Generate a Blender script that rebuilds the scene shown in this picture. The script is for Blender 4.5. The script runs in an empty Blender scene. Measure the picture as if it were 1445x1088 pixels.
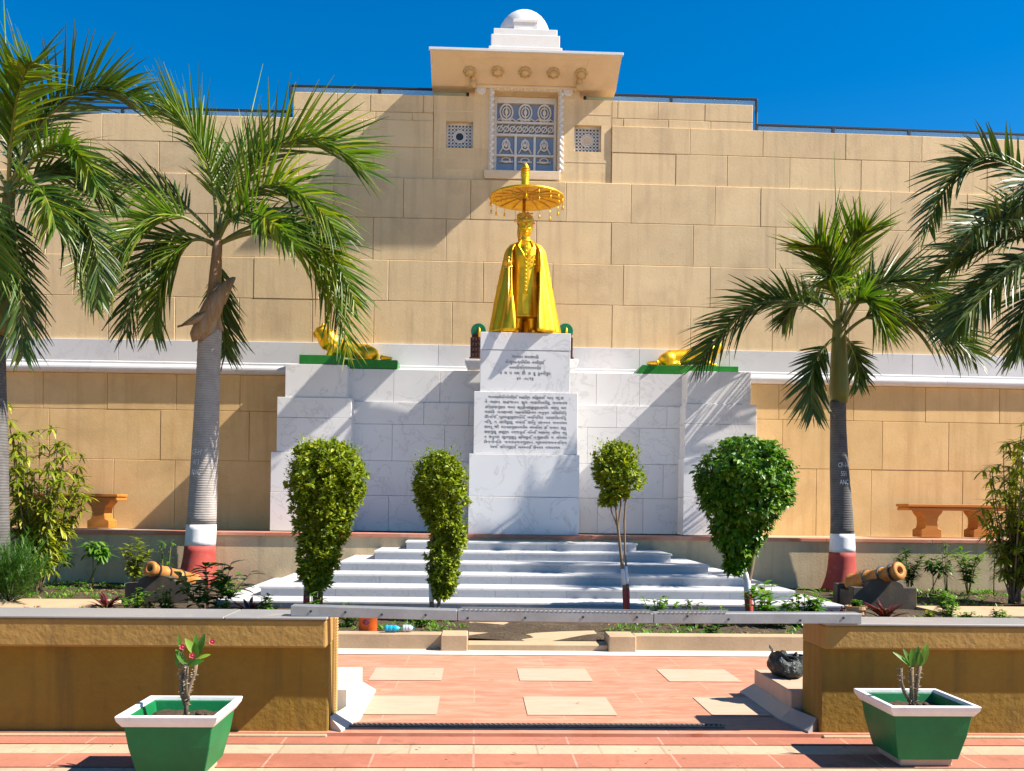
import bpy, bmesh, math, random
from mathutils import Vector, Matrix, noise as mnoise
random.seed(7)
R = math.radians
C = bpy.context.scene.collection
sc = bpy.context.scene

# ------------------------------------------------------------------ camera
F, HC, PX, PY = 1300.0, 1.3, 722.5, 712.0          # focal length (photo pixels), eye height, principal point
YAW, ROLL = R(2.2), R(0.70)
fwd = Vector((math.sin(YAW), math.cos(YAW), 0)); r0 = Vector((math.cos(YAW), -math.sin(YAW), 0)); u0 = Vector((0, 0, 1))
cr, sr = math.cos(ROLL), math.sin(ROLL)
right = r0 * cr + u0 * sr; up = u0 * cr - r0 * sr
cam_d = bpy.data.cameras.new('camera'); cam = bpy.data.objects.new('camera', cam_d); C.objects.link(cam)
M = Matrix((right, up, -fwd)).transposed().to_4x4(); M.translation = (0, 0, HC)
cam.matrix_world = M
cam_d.sensor_width = 36; cam_d.lens = F / 1445 * 36
cam_d.shift_y = (PY - 544) / 1445; cam_d.shift_x = 0
cam_d.clip_start = 0.05; cam_d.clip_end = 900
sc.camera = cam

def ray(px, py):
    x, u = px - PX, PY - py
    return fwd * F + r0 * (x * cr - u * sr) + u0 * (x * sr + u * cr)
def at(px, py, Y):                                  # photo pixel -> point on the plane y = Y
    d = ray(px, py); t = Y / d.y
    return Vector((0, 0, HC)) + d * t
def atz(px, py, z):                                 # photo pixel -> point on the level z
    d = ray(px, py); t = (z - HC) / d.z
    return Vector((0, 0, HC)) + d * t
def X(px, py, Y): return at(px, py, Y).x
def Z(px, py, Y): return at(px, py, Y).z

# ------------------------------------------------------------------ world, sun, exposure
SUN = Vector((3.06, -0.62, 3.03)).normalized()
w = bpy.data.worlds.new('World'); sc.world = w; w.use_nodes = True
nt = w.node_tree; nt.nodes.clear()
sky = nt.nodes.new('ShaderNodeTexSky'); sky.sky_type = 'NISHITA'; sky.sun_disc = False
sky.sun_elevation = math.asin(SUN.z); sky.sun_rotation = math.atan2(SUN.x, SUN.y)
sky.air_density = 1.0; sky.dust_density = 0.1; sky.ozone_density = 4.0; sky.altitude = 300
hs = nt.nodes.new('ShaderNodeHueSaturation'); hs.inputs['Saturation'].default_value = 1.42
bg = nt.nodes.new('ShaderNodeBackground'); bg.inputs['Strength'].default_value = 0.07
wo = nt.nodes.new('ShaderNodeOutputWorld')
nt.links.new(sky.outputs[0], hs.inputs['Color']); nt.links.new(hs.outputs[0], bg.inputs[0]); nt.links.new(bg.outputs[0], wo.inputs[0])
sd = bpy.data.lights.new('sun', 'SUN'); sd.energy = 5.0; sd.angle = R(0.5); sd.color = (1.0, 0.93, 0.82)
so = bpy.data.objects.new('sun', sd); C.objects.link(so); so.location = (20, -6, 20)
so.rotation_euler = SUN.to_track_quat('Z', 'Y').to_euler()
sc.view_settings.view_transform = 'Standard'; sc.view_settings.look = 'None'
sc.view_settings.exposure = 1.27; sc.view_settings.gamma = 1.0; sc.view_settings.use_curve_mapping = False
sc.cycles.max_bounces = 8; sc.cycles.diffuse_bounces = 4; sc.cycles.transparent_max_bounces = 8

# ------------------------------------------------------------------ mesh helpers
class MB:
    def __init__(s): s.v = []; s.f = []; s.m = []
    def add(s, vs, fs, m=0):
        b = len(s.v); s.v.extend(Vector(p) for p in vs)
        for f in fs: s.f.append([b + i for i in f]); s.m.append(m)
        return s
    def box(s, x0, x1, y0, y1, z0, z1, m=0):
        if x0 > x1: x0, x1 = x1, x0
        if y0 > y1: y0, y1 = y1, y0
        if z0 > z1: z0, z1 = z1, z0
        return s.add([(x0,y0,z0),(x1,y0,z0),(x1,y1,z0),(x0,y1,z0),(x0,y0,z1),(x1,y0,z1),(x1,y1,z1),(x0,y1,z1)],
                     [(3,2,1,0),(4,5,6,7),(0,1,5,4),(1,2,6,5),(2,3,7,6),(3,0,4,7)], m)
    def prism_y(s, poly, y0, y1, m=0):              # poly of (x, z), counter-clockwise seen from -y
        n = len(poly)
        vs = [(x, y0, z) for x, z in poly] + [(x, y1, z) for x, z in poly]
        fs = [tuple(range(n)), tuple(range(2*n-1, n-1, -1))] + [(i, i+n, (i+1) % n + n, (i+1) % n) for i in range(n)]
        return s.add(vs, fs, m)
    def prism_x(s, poly, x0, x1, m=0):              # poly of (y, z)
        n = len(poly)
        vs = [(x0, y, z) for y, z in poly] + [(x1, y, z) for y, z in poly]
        fs = [tuple(range(n)), tuple(range(2*n-1, n-1, -1))] + [(i, i+n, (i+1) % n + n, (i+1) % n) for i in range(n)]
        return s.add(vs, fs, m)
    def loft(s, rings, cap=True, closed=True, m=0):
        n = len(rings[0]); vs = [p for r in rings for p in r]; fs = []
        for k in range(len(rings) - 1):
            for i in range(n if closed else n - 1):
                j = (i + 1) % n
                fs.append((k*n+i, k*n+j, (k+1)*n+j, (k+1)*n+i))
        if cap and closed:
            fs.append(tuple(range(n-1, -1, -1))); fs.append(tuple((len(rings)-1)*n + i for i in range(n)))
        return s.add(vs, fs, m)
    def tube(s, pts, rad, n=8, cap=True, m=0):
        pts = [Vector(p) for p in pts]
        if not hasattr(rad, '__len__'): rad = [rad] * len(pts)
        rings = []; ref = None
        for k, p in enumerate(pts):
            t = (pts[min(k+1, len(pts)-1)] - pts[max(k-1, 0)]).normalized()
            if ref is None: ref = Vector((0, 0, 1)) if abs(t.z) < .9 else Vector((0, 1, 0))
            a = ref - t * ref.dot(t); a.normalize(); ref = a; b = t.cross(a)
            rings.append([p + (a * math.cos(2*math.pi*i/n) + b * math.sin(2*math.pi*i/n)) * rad[k] for i in range(n)])
        return s.loft(rings, cap, True, m)
    def lathe(s, cx, cy, prof, n=20, m=0, cap=True, sx=1, sy=1):
        rings = [[Vector((cx + r*sx*math.cos(2*math.pi*i/n), cy + r*sy*math.sin(2*math.pi*i/n), z)) for i in range(n)] for r, z in prof]
        return s.loft(rings, cap, True, m)
    def ball(s, c, rx, ry, rz, n=12, k=8, m=0):
        prof = [(max(1e-4, math.sin(math.pi*i/k)), -math.cos(math.pi*i/k)) for i in range(k+1)]
        rings = [[Vector((c[0]+rx*r*math.cos(2*math.pi*i/n), c[1]+ry*r*math.sin(2*math.pi*i/n), c[2]+rz*z)) for i in range(n)] for r, z in prof]
        return s.loft(rings, True, True, m)
    def ring_xz(s, c, ro, rt, n=16, k=6, sz=1, m=0):   # torus standing in the xz plane
        rings = []
        for i in range(n + 1):
            a = 2*math.pi*i/n
            rings.append([Vector((c[0] + (ro + rt*math.cos(b))*math.cos(a), c[1] + rt*math.sin(b), c[2] + (ro + rt*math.cos(b))*math.sin(a)*sz)) for b in [2*math.pi*j/k for j in range(k)]])
        return s.loft(rings, False, True, m)
    def build(s, name, mats, parent=None, org=(0,0,0), smooth=False, bevel=0, seg=1, remesh=0, kind=None):
        me = bpy.data.meshes.new(name); o_ = Vector(org)
        me.from_pydata([p - o_ for p in s.v], [], s.f); me.update()
        if not isinstance(mats, (list, tuple)): mats = [mats]
        for m in mats: me.materials.append(m)
        if len(mats) > 1: me.polygons.foreach_set('material_index', s.m)
        if bevel:
            bm = bmesh.new(); bm.from_mesh(me)
            ed = [e for e in bm.edges if len(e.link_faces) == 2 and e.calc_face_angle(0) > R(30)]
            bmesh.ops.bevel(bm, geom=ed, offset=bevel, segments=seg, affect='EDGES', profile=.5, clamp_overlap=True)
            bm.to_mesh(me); bm.free()
        if smooth: me.polygons.foreach_set('use_smooth', [True] * len(me.polygons))
        o = bpy.data.objects.new(name, me); C.objects.link(o)
        if remesh:
            bm = bmesh.new(); bm.from_mesh(me); bmesh.ops.recalc_face_normals(bm, faces=bm.faces); bm.to_mesh(me); bm.free()
            md = o.modifiers.new('r', 'REMESH'); md.mode = 'VOXEL'; md.voxel_size = remesh; md.use_smooth_shade = True
            ms = o.modifiers.new('s', 'SMOOTH'); ms.factor = .5; ms.iterations = 3
            dg = bpy.context.evaluated_depsgraph_get(); me2 = bpy.data.meshes.new_from_object(o.evaluated_get(dg))
            o.modifiers.clear(); o.data = me2; me2.name = name
            if not me2.materials: me2.materials.append(mats[0])
            me2.polygons.foreach_set('use_smooth', [True] * len(me2.polygons))
        if parent: o.parent = parent
        else: o.location = o_
        if kind: o['kind'] = kind
        return o

def thing(name, label, cat, loc=(0,0,0), group=None):
    o = bpy.data.objects.new(name, None); C.objects.link(o); o.location = loc; o.empty_display_size = .1
    return tag(o, label, cat, group)
def tag(o, label, cat, group=None):
    o['label'] = label; o['category'] = cat
    if group: o['group'] = group
    return o

# ------------------------------------------------------------------ materials
def nodes(name):
    m = bpy.data.materials.new(name); m.use_nodes = True; t = m.node_tree
    p = t.nodes['Principled BSDF']; return m, t, p, t.nodes.new, t.links.new
def mixc(t, fac, a, b, mode='MIX'):
    n = t.nodes.new('ShaderNodeMix'); n.data_type = 'RGBA'; n.blend_type = mode; n.clamp_factor = True
    for sock, v in ((n.inputs['Factor'], fac), (n.inputs['A'], a), (n.inputs['B'], b)):
        if hasattr(v, 'links'): t.links.new(v, sock)
        elif isinstance(v, (tuple, list)): sock.default_value = (*v[:3], 1)
        else: sock.default_value = v
    return n.outputs['Result']
def ramp(t, src, p0, p1, v0=0, v1=1):
    n = t.nodes.new('ShaderNodeMapRange'); n.inputs[1].default_value = p0; n.inputs[2].default_value = p1
    n.inputs[3].default_value = v0; n.inputs[4].default_value = v1; t.links.new(src, n.inputs[0]); return n.outputs[0]
def noise(t, co, scale, detail=6, rough=.55, dist=0):
    n = t.nodes.new('ShaderNodeTexNoise'); n.inputs['Scale'].default_value = scale; n.inputs['Detail'].default_value = detail
    n.inputs['Roughness'].default_value = rough; n.inputs['Distortion'].default_value = dist; t.links.new(co, n.inputs['Vector']); return n.outputs['Fac']
def coords(t, sx=1, sy=1, sz=1):
    c = t.nodes.new('ShaderNodeTexCoord'); mp = t.nodes.new('ShaderNodeMapping'); mp.inputs['Scale'].default_value = (sx, sy, sz)
    t.links.new(c.outputs['Object'], mp.inputs['Vector']); return mp.outputs['Vector']
def bump(t, p, src, strength, dist=.01):
    b = t.nodes.new('ShaderNodeBump'); b.inputs['Strength'].default_value = strength; b.inputs['Distance'].default_value = dist
    t.links.new(src, b.inputs['Height']); t.links.new(b.outputs[0], p.inputs['Normal'])
def mat(name, c1, c2, scale=4, rough=.8, bmp=.3, bscale=60, stain=None, sscale=1.2, slo=.5, shi=.7, island=0, metal=0, spec=.35, stretch=(1,1,1), bdist=.004, streak=None, grime=0):
    m, t, p, N, L = nodes(name); co = coords(t, *stretch)
    col = mixc(t, ramp(t, noise(t, co, scale), .35, .68), c1, c2)
    if stain: col = mixc(t, ramp(t, noise(t, co, sscale, 8, .65, .4), slo, shi), col, stain)
    if streak:
        cs = coords(t, 3.2, 3.2, .22); col = mixc(t, ramp(t, noise(t, cs, 2.2, 7, .62), .50, .74, 0, .7), col, streak)
        cb = coords(t, 1, 1, 1); col = mixc(t, ramp(t, noise(t, cb, 9, 9, .72, .6), .60, .72, 0, .45), col, streak)
    fine = noise(t, co, bscale, 5, .6)
    col = mixc(t, ramp(t, fine, .25, .75, 0, .35), col, (c1[0]*.72, c1[1]*.70, c1[2]*.68))
    if island:
        g = N('ShaderNodeNewGeometry'); v = ramp(t, g.outputs['Random Per Island'], 0, 1, 1-island, 1+island)
        h = N('ShaderNodeHueSaturation'); L(col, h.inputs['Color']); L(v, h.inputs['Value']); col = h.outputs[0]
    L(col, p.inputs['Base Color']); p.inputs['Roughness'].default_value = rough; p.inputs['Metallic'].default_value = metal
    p.inputs['Specular IOR Level'].default_value = spec
    if bmp: bump(t, p, fine, bmp, bdist)
    return m
def marble(name, base=(.68,.665,.65), vein=(.42,.40,.40), warm=(.60,.49,.38), vs=1.6, joints=None, rough=.32):
    m, t, p, N, L = nodes(name); co = coords(t)
    n1 = noise(t, co, vs, 8, .62, .9)
    a = N('ShaderNodeMath'); a.operation = 'SUBTRACT'; L(n1, a.inputs[0]); a.inputs[1].default_value = .5
    b = N('ShaderNodeMath'); b.operation = 'ABSOLUTE'; L(a.outputs[0], b.inputs[0])
    veinf = ramp(t, b.outputs[0], .0, .018, .5, 0)
    big = ramp(t, noise(t, co, .9, 4, .5, .5), .42, .72, 0, .55)
    col = mixc(t, big, base, (base[0]*.82, base[1]*.83, base[2]*.86))
    col = mixc(t, veinf, col, vein)
    col = mixc(t, ramp(t, noise(t, co, 2.3, 8, .7, 1.2), .60, .76, 0, .55), col, warm)
    g = N('ShaderNodeNewGeometry'); v = ramp(t, g.outputs['Random Per Island'], 0, 1, .93, 1.05)
    h = N('ShaderNodeHueSaturation'); L(col, h.inputs['Color']); L(v, h.inputs['Value'])
    L(h.outputs[0], p.inputs['Base Color']); p.inputs['Roughness'].default_value = rough; p.inputs['Specular IOR Level'].default_value = .4
    bump(t, p, noise(t, co, 25, 4), .08, .004)
    return m
def leafmat(name, c1, c2, c3=None, trans=.3, rough=.42):
    m, t, p, N, L = nodes(name); g = N('ShaderNodeNewGeometry')
    col = mixc(t, ramp(t, g.outputs['Random Per Island'], .1, .9), c1, c2)
    if c3:
        w_ = N('ShaderNodeTexWhiteNoise'); w_.noise_dimensions = '1D'; L(g.outputs['Random Per Island'], w_.inputs['W'])
        col = mixc(t, ramp(t, w_.outputs['Value'], .70, .95), col, c3)
    L(col, p.inputs['Base Color']); p.inputs['Roughness'].default_value = rough; p.inputs['Specular IOR Level'].default_value = .45
    tr = N('ShaderNodeBsdfTranslucent'); tc = mixc(t, 1.0, col, (1.5, 1.6, .5), 'MULTIPLY'); L(tc, tr.inputs['Color'])
    mx = N('ShaderNodeMixShader'); mx.inputs[0].default_value = trans; out = t.nodes['Material Output']
    L(p.outputs[0], mx.inputs[1]); L(tr.outputs[0], mx.inputs[2]); L(mx.outputs[0], out.inputs['Surface'])
    return m
def plain(name, c, rough=.6, metal=0, var=.12, scale=12, bmp=.15, spec=.4):
    return mat(name, c, tuple(x*(1-var) for x in c), scale, rough, bmp, scale*5, metal=metal, spec=spec)

M_wall_up = mat('wall_plaster', (.72,.54,.31), (.66,.485,.27), 2.5, .9, .35, 30, stain=(.48,.34,.20), sscale=1.1, slo=.52, shi=.80, island=.065, bdist=.006, streak=(.46,.33,.20))
M_wall_lo = mat('wall_plaster_ochre', (.74,.50,.235), (.67,.44,.19), 2.5, .9, .35, 30, stain=(.46,.29,.13), sscale=1.0, slo=.52, shi=.82, island=.055, bdist=.006, streak=(.50,.31,.13))
M_mortar = plain('joint_mortar', (.44,.32,.19), .95)
M_mortar_lo = plain('joint_mortar_ochre', (.66,.50,.30), .95)
M_white = mat('white_paint', (.70,.69,.68), (.65,.64,.63), 6, .7, .2, 50, stain=(.6,.57,.52), sscale=2, slo=.6, shi=.85)
M_cream = mat('cream_paint', (.74,.58,.40), (.68,.52,.35), 3, .8, .2, 40, stain=(.55,.40,.26), sscale=1.5, slo=.55, shi=.8)
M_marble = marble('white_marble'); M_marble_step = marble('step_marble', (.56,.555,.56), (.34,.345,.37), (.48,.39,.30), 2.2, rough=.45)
M_riser = marble('riser_marble_shaded', (.44,.44,.45), (.26,.265,.29), (.40,.31,.22), 2.6, rough=.5)  # step marble darkened: shade on the riser fronts put into the colour
M_marble_band = marble('band_marble', (.64,.63,.63), (.52,.50,.50), (.58,.52,.46), 1.0, rough=.4)
M_gold = mat('gold_leaf', (.98,.60,.035), (.90,.48,.02), 6, .42, .35, 40, stain=(.50,.26,.02), sscale=7, slo=.56, shi=.74, metal=.92, bdist=.006)
M_golddark = mat('gold_shade', (.75,.47,.08), (.6,.33,.04), 14, .38, .5, 50, metal=.85)
M_glass = nodes('window_glass')[0]
_p = M_glass.node_tree.nodes['Principled BSDF']; _p.inputs['Base Color'].default_value = (.30,.32,.34,1); _p.inputs['Roughness'].default_value = .16; _p.inputs['Metallic'].default_value = .35
M_dark = plain('dark_void', (.03,.025,.02), .9)
M_rail = plain('dark_steel', (.05,.06,.07), .45, .6)
def glassmat():
    m, t, p, N, L = nodes('rail_glass'); p.inputs['Base Color'].default_value = (.55,.72,.74,1); p.inputs['Roughness'].default_value = .05
    p.inputs['Transmission Weight'].default_value = .75; p.inputs['IOR'].default_value = 1.05; return m
M_rglass = glassmat()
M_redcop = mat('red_sandstone_coping', (.50,.20,.13), (.44,.16,.10), 3, .7, .2, 50, stain=(.55,.33,.24), sscale=1.5)
M_retain = mat('retaining_plaster', (.58,.45,.27), (.52,.40,.24), 2.5, .9, .6, 30, stain=(.34,.27,.18), sscale=1.3, slo=.48, shi=.75, bdist=.006, streak=(.30,.24,.16))
M_ochre = mat('ochre_plaster', (.275,.165,.024), (.235,.138,.018), 3, .9, .55, 22, stain=(.15,.085,.02), sscale=1.6, slo=.52, shi=.78, bdist=.012, streak=(.085,.055,.022))
M_ochre_trim = mat('ochre_band', (.36,.215,.058), (.31,.18,.044), 3, .9, .55, 20, stain=(.22,.13,.045), sscale=1.6, slo=.55, shi=.8, bdist=.012, streak=(.19,.11,.045))
M_greymarble = marble('grey_marble', (.27,.26,.25), (.30,.29,.29), (.5,.42,.34), 2.2, rough=.35)
M_sand = mat('sandstone', (.47,.335,.205), (.41,.29,.17), 5, .85, .5, 45, stain=(.32,.225,.14), sscale=2, slo=.5, shi=.75)
M_sandtile = mat('beige_tile', (.53,.365,.265), (.47,.315,.215), 5, .6, .15, 30, stain=(.55,.36,.2), sscale=2.2, slo=.56, shi=.8, stretch=(1,3,1))
M_whitekerb = mat('pale_stone', (.62,.56,.49), (.56,.50,.42), 5, .7, .2, 40, stain=(.5,.42,.34), sscale=3)
M_soil = mat('soil', (.055,.036,.020), (.085,.056,.032), 9, .98, 1.0, 30, stain=(.13,.10,.055), sscale=4, bdist=.03)
M_pot = mat('green_paint', (.002,.165,.046), (.002,.135,.038), 6, .5, .4, 25, streak=(.006,.12,.04), stain=(.004,.095,.04), sscale=3, slo=.55, shi=.85, spec=.4)
M_potrim = mat('white_rim_paint', (.80,.78,.76), (.74,.72,.70), 8, .6, .3, 30, stain=(.36,.27,.20), sscale=7, slo=.60, shi=.70)
M_metal = mat('galvanised_steel', (.36,.37,.38), (.28,.29,.30), 8, .5, .2, 60, stain=(.25,.22,.18), sscale=6, slo=.58, shi=.75, metal=.55)
M_wood = mat('orange_sandstone', (.50,.19,.03), (.42,.14,.02), 3, .6, .25, 30, stretch=(.4,3,6))
M_rust = mat('rusty_orange_iron', (.50,.22,.05), (.36,.13,.03), 6, .6, .4, 40, stain=(.16,.07,.03), sscale=5, slo=.56, shi=.7, metal=.2)
M_cradle = mat('dark_stone', (.055,.045,.035), (.085,.07,.05), 5, .8, .5, 40, stain=(.14,.10,.06), sscale=2.5)
M_trunk = None
def trunkmat(name, c1, c2, ring, rs=26):
    m, t, p, N, L = nodes(name); co = coords(t)
    wv = N('ShaderNodeTexWave'); wv.wave_type = 'BANDS'; wv.bands_direction = 'Z'; wv.inputs['Scale'].default_value = rs/6.28*2.2
    wv.inputs['Distortion'].default_value = 1.2; wv.inputs['Detail'].default_value = 3; wv.inputs['Detail Scale'].default_value = 2; L(co, wv.inputs['Vector'])
    col = mixc(t, ramp(t, noise(t, co, 7, 7, .65), .35, .7), c1, c2)
    col = mixc(t, ramp(t, wv.outputs['Fac'], .80, .97, 0, .5), col, ring)
    co2 = coords(t, 1, 1, 14); col = mixc(t, ramp(t, noise(t, co2, 9, 4, .6), .55, .75, 0, .5), col, tuple(x*.55 for x in c1))
    L(col, p.inputs['Base Color']); p.inputs['Roughness'].default_value = .88; p.inputs['Specular IOR Level'].default_value = .2
    bump(t, p, wv.outputs['Fac'], .35, .01); return m
M_trunk = trunkmat('palm_trunk_bark', (.40,.36,.33), (.30,.27,.25), (.16,.14,.12))
M_trunkdk = trunkmat('palm_trunk_dark_bark', (.15,.14,.135), (.09,.085,.08), (.05,.045,.04))
M_sheath = mat('dry_sheath', (.36,.21,.09), (.24,.135,.06), 9, .75, .8, 30, stain=(.30,.27,.23), sscale=3, slo=.45, shi=.65, stretch=(5,5,.5), bdist=.012)
M_shaft = mat('green_crownshaft', (.11,.13,.02), (.16,.16,.03), 5, .45, .2, 20, stain=(.22,.15,.04), sscale=3, stretch=(3,3,.6))
M_redpaint = mat('red_paint', (.40,.06,.045), (.33,.045,.035), 9, .7, .4, 40, stain=(.46,.16,.12), sscale=5, slo=.55, shi=.8)
M_whitepaint = mat('limewash', (.76,.76,.77), (.68,.68,.70), 9, .75, .4, 40, stain=(.5,.48,.46), sscale=5, slo=.6, shi=.8)
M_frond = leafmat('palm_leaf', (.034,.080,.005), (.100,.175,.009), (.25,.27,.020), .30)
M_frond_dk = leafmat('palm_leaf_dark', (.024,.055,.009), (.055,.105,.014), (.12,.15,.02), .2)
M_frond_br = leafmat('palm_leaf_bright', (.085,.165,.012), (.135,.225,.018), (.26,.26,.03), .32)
M_rachis = plain('palm_rachis', (.16,.17,.03), .5)
M_leaf_top = leafmat('topiary_leaf', (.100,.165,.004), (.190,.240,.006), (.38,.39,.014), .3, .6)
M_leaf_fic = leafmat('ficus_leaf', (.040,.125,.004), (.075,.190,.006), (.17,.28,.014), .28, .42)
M_leaf_yel = leafmat('yellow_leaf', (.10,.15,.008), (.20,.23,.012), (.38,.36,.03), .3)
M_leaf_grn = leafmat('herb_leaf', (.055,.16,.010), (.095,.23,.015), (.19,.31,.03), .3)
M_leaf_con = leafmat('conifer_leaf', (.022,.085,.006), (.045,.135,.010), (.10,.19,.02), .25)
M_leaf_red = leafmat('burgundy_leaf', (.045,.010,.012), (.085,.015,.018), (.18,.03,.04), .2)
M_bark = mat('bark', (.22,.16,.10), (.15,.11,.07), 12, .9, .6, 50)
M_flower = plain('pink_petal', (.75,.10,.14), .6)
M_terra = mat('terracotta', (.62,.36,.20), (.54,.30,.16), 6, .85, .3, 40)
M_ink = plain('black_lettering', (.025,.022,.02), .7)
M_chalk = plain('chalk_paint', (.75,.75,.75), .9)

def redstone():
    m, t, p, N, L = nodes('red_stone_paving'); co = coords(t)
    br = N('ShaderNodeTexBrick'); L(co, br.inputs['Vector']); br.inputs['Scale'].default_value = 1; br.inputs['Mortar Size'].default_value = .004
    br.inputs['Brick Width'].default_value = 1.1; br.inputs['Row Height'].default_value = .46; br.inputs['Bias'].default_value = 0
    br.inputs['Color1'].default_value = (.46,.18,.107,1); br.inputs['Color2'].default_value = (.41,.152,.09,1); br.inputs['Mortar'].default_value = (.50,.28,.18,1)
    co2 = coords(t, 1, 3.5, 1)
    col = mixc(t, ramp(t, noise(t, co2, 3.5, 8, .62, .8), .38, .66, 0, .8), br.outputs['Color'], (.54,.28,.19))
    col = mixc(t, ramp(t, noise(t, co2, 7, 8, .65, 1.0), .56, .72, 0, .7), col, (.38,.115,.06))
    L(col, p.inputs['Base Color']); p.inputs['Roughness'].default_value = .6; p.inputs['Specular IOR Level'].default_value = .3
    col = mixc(t, ramp(t, noise(t, co, 1.3, 9, .7, .5), .54, .72, 0, .45), col, (.36,.22,.15)); L(col, p.inputs['Base Color'])
    bump(t, p, noise(t, co, 40, 4), .15, .003); return m
M_red = redstone()
def strips(name, a, b, mort, bw):
    m, t, p, N, L = nodes(name); co = coords(t)
    br = N('ShaderNodeTexBrick'); L(co, br.inputs['Vector']); br.inputs['Scale'].default_value = 1; br.inputs['Mortar Size'].default_value = .006
    br.inputs['Brick Width'].default_value = bw; br.inputs['Row Height'].default_value = 3.0; br.offset = 0
    br.inputs['Color1'].default_value = (*a, 1); br.inputs['Color2'].default_value = (*b, 1); br.inputs['Mortar'].default_value = (*mort, 1)
    n = noise(t, co, 45, 6, .7); col = mixc(t, ramp(t, n, .35, .7, 0, .45), br.outputs['Color'], tuple(x*.62 for x in a))
    col = mixc(t, ramp(t, noise(t, co, 3, 6, .6), .45, .75, 0, .6), col, tuple(min(1, x*1.25) for x in a)); col = mixc(t, ramp(t, noise(t, co, 6, 9, .7, .8), .55, .70, 0, .6), col, tuple(x*.6 for x in b))
    L(col, p.inputs['Base Color']); p.inputs['Roughness'].default_value = .85
    bump(t, p, n, .35, .006); return m
M_stripred = strips('red_paver_strip', (.38,.14,.085), (.31,.10,.055), (.45,.26,.18), .52)
M_stripbeige = strips('beige_paver_strip', (.45,.34,.225), (.38,.28,.18), (.30,.21,.13), .34)

# text -> mesh data in the xz plane, facing -y, centred on x
def text_mesh(body, size, depth=.004, spacing=1.0, align='CENTER', line=1.0, width=1.0):
    cu = bpy.data.curves.new('t', 'FONT'); cu.body = body; cu.size = size; cu.extrude = depth; cu.align_x = align; cu.space_line = line; cu.space_character = width
    cu.resolution_u = 2
    o = bpy.data.objects.new('t', cu); C.objects.link(o)
    dg = bpy.context.evaluated_depsgraph_get(); me = bpy.data.meshes.new_from_object(o.evaluated_get(dg))
    vs = [(v.co.x*spacing, -v.co.z, v.co.y) for v in me.vertices]; fs = [tuple(p.vertices) for p in me.polygons]
    bpy.data.objects.remove(o); bpy.data.curves.remove(cu); bpy.data.meshes.remove(me)
    return vs, fs

# ================================================================== GROUND
YP = 5.22                                            # front face of the parapets
YK = 8.15                                            # garden kerbs
def sheet(name, x0, x1, y0, y1, z, m, kind='structure', parent=None):
    return MB().add([(x0,y0,z),(x1,y0,z),(x1,y1,z),(x0,y1,z)], [(0,1,2,3)]).build(name, m, parent, kind=kind)
gb = MB(); NG = 12
gb.add([(-300,-300,-.03),(300,-300,-.03),(300,300,-.03),(-300,300,-.03)], [(0,1,2,3)])
gb.build('ground', M_sand, kind='structure')
# street pavement strips (alternating red and beige rows running across the view)
pav = sheet('street_pavement', -40, 40, -12, YP + .05, -.012, M_stripbeige)
rows = [(5.02, 5.20, 0), (4.58, 4.83, 0), (4.18, 4.40, 0), (3.7, 3.95, 0), (3.2, 3.45, 0), (2.6, 2.9, 0)]
for a, b, _ in rows:
    s_ = MB().add([(-40,a,-.008),(40,a,-.008),(40,b,-.008),(-40,b,-.008)], [(0,1,2,3)]).build('red_paver_row', M_stripred, pav)
# plaza: a raised slab of red stone between gate and kerb
XL = at(464, 950, YP).x; XR = at(1158, 950, YP).x    # the two wall ends
pl = MB().box(-14, 14, YP - .035, 11.2, -.05, .012).build('plaza_paving', M_red, kind='structure')
tl = MB()
def tile(px0, px1, y0, y1, pyA):
    a = atz(px0, pyA, .012); b = atz(px1, pyA, .012); tl.add([(a.x,y0,.016),(b.x,y0,.016),(b.x,y1,.016),(a.x,y1,.016)], [(0,1,2,3)])
def yof(py, px): return atz(px, py, .012).y
ya, yb = yof(1009.2, 620), yof(983.1, 620); yc, yd = yof(961.5, 780), yof(944.1, 780)
for px0, px1 in ((503.2, 616.2), (744.4, 871), (1004.7, 1133)): tile(px0, px1, ya, yb, 1009.2)
for px0, px1 in ((519, 622.8), (733.8, 837), (944, 1046)): tile(px0, px1, yc, yd, 961.5)
tl.build('beige_inlay', M_sandtile, pl)
sheet('pale_border_strip', -14, 14, YK - .30, YK + .02, .017, M_whitekerb)
# garden soil, the pale path through it and the terrace
sb = MB(); nx, ny = 90, 26
vs = []; fs = []
for j in range(ny + 1):
    for i in range(nx + 1):
        x_, y_ = -13 + 26*i/nx, YK + .16 + (13.86 - YK - .16)*j/ny
        vs.append((x_, y_, .075 + .05*mnoise.noise(Vector((x_*2.1, y_*2.1, 0))) + .025*mnoise.noise(Vector((x_*7, y_*7, 3)))))
for j in range(ny):
    for i in range(nx): fs.append((j*(nx+1)+i, j*(nx+1)+i+1, (j+1)*(nx+1)+i+1, (j+1)*(nx+1)+i))
sb.add(vs, fs).build('garden_soil', M_soil, smooth=True, kind='structure')
for x0_, x1_ in ((-13, X(150, 852, 10.6)), (X(1318, 858, 10.6), 13)):
    MB().box(x0_, x1_, 10.2, 11.15, .0, .115).build('garden_path', M_sand, kind='structure', bevel=.01)
MB().box(X(660, 905, YK), X(857, 905, YK), YK - .06, 10.62, 0, .07).build('entry_path', M_sand, kind='structure', bevel=.006)
ZT, YT = .842, 13.80                                  # terrace level and its front edge
MB().box(-20, 20, YT + .03, 17.5, 0, ZT - .012).build('terrace', M_sand, kind='structure')

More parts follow.
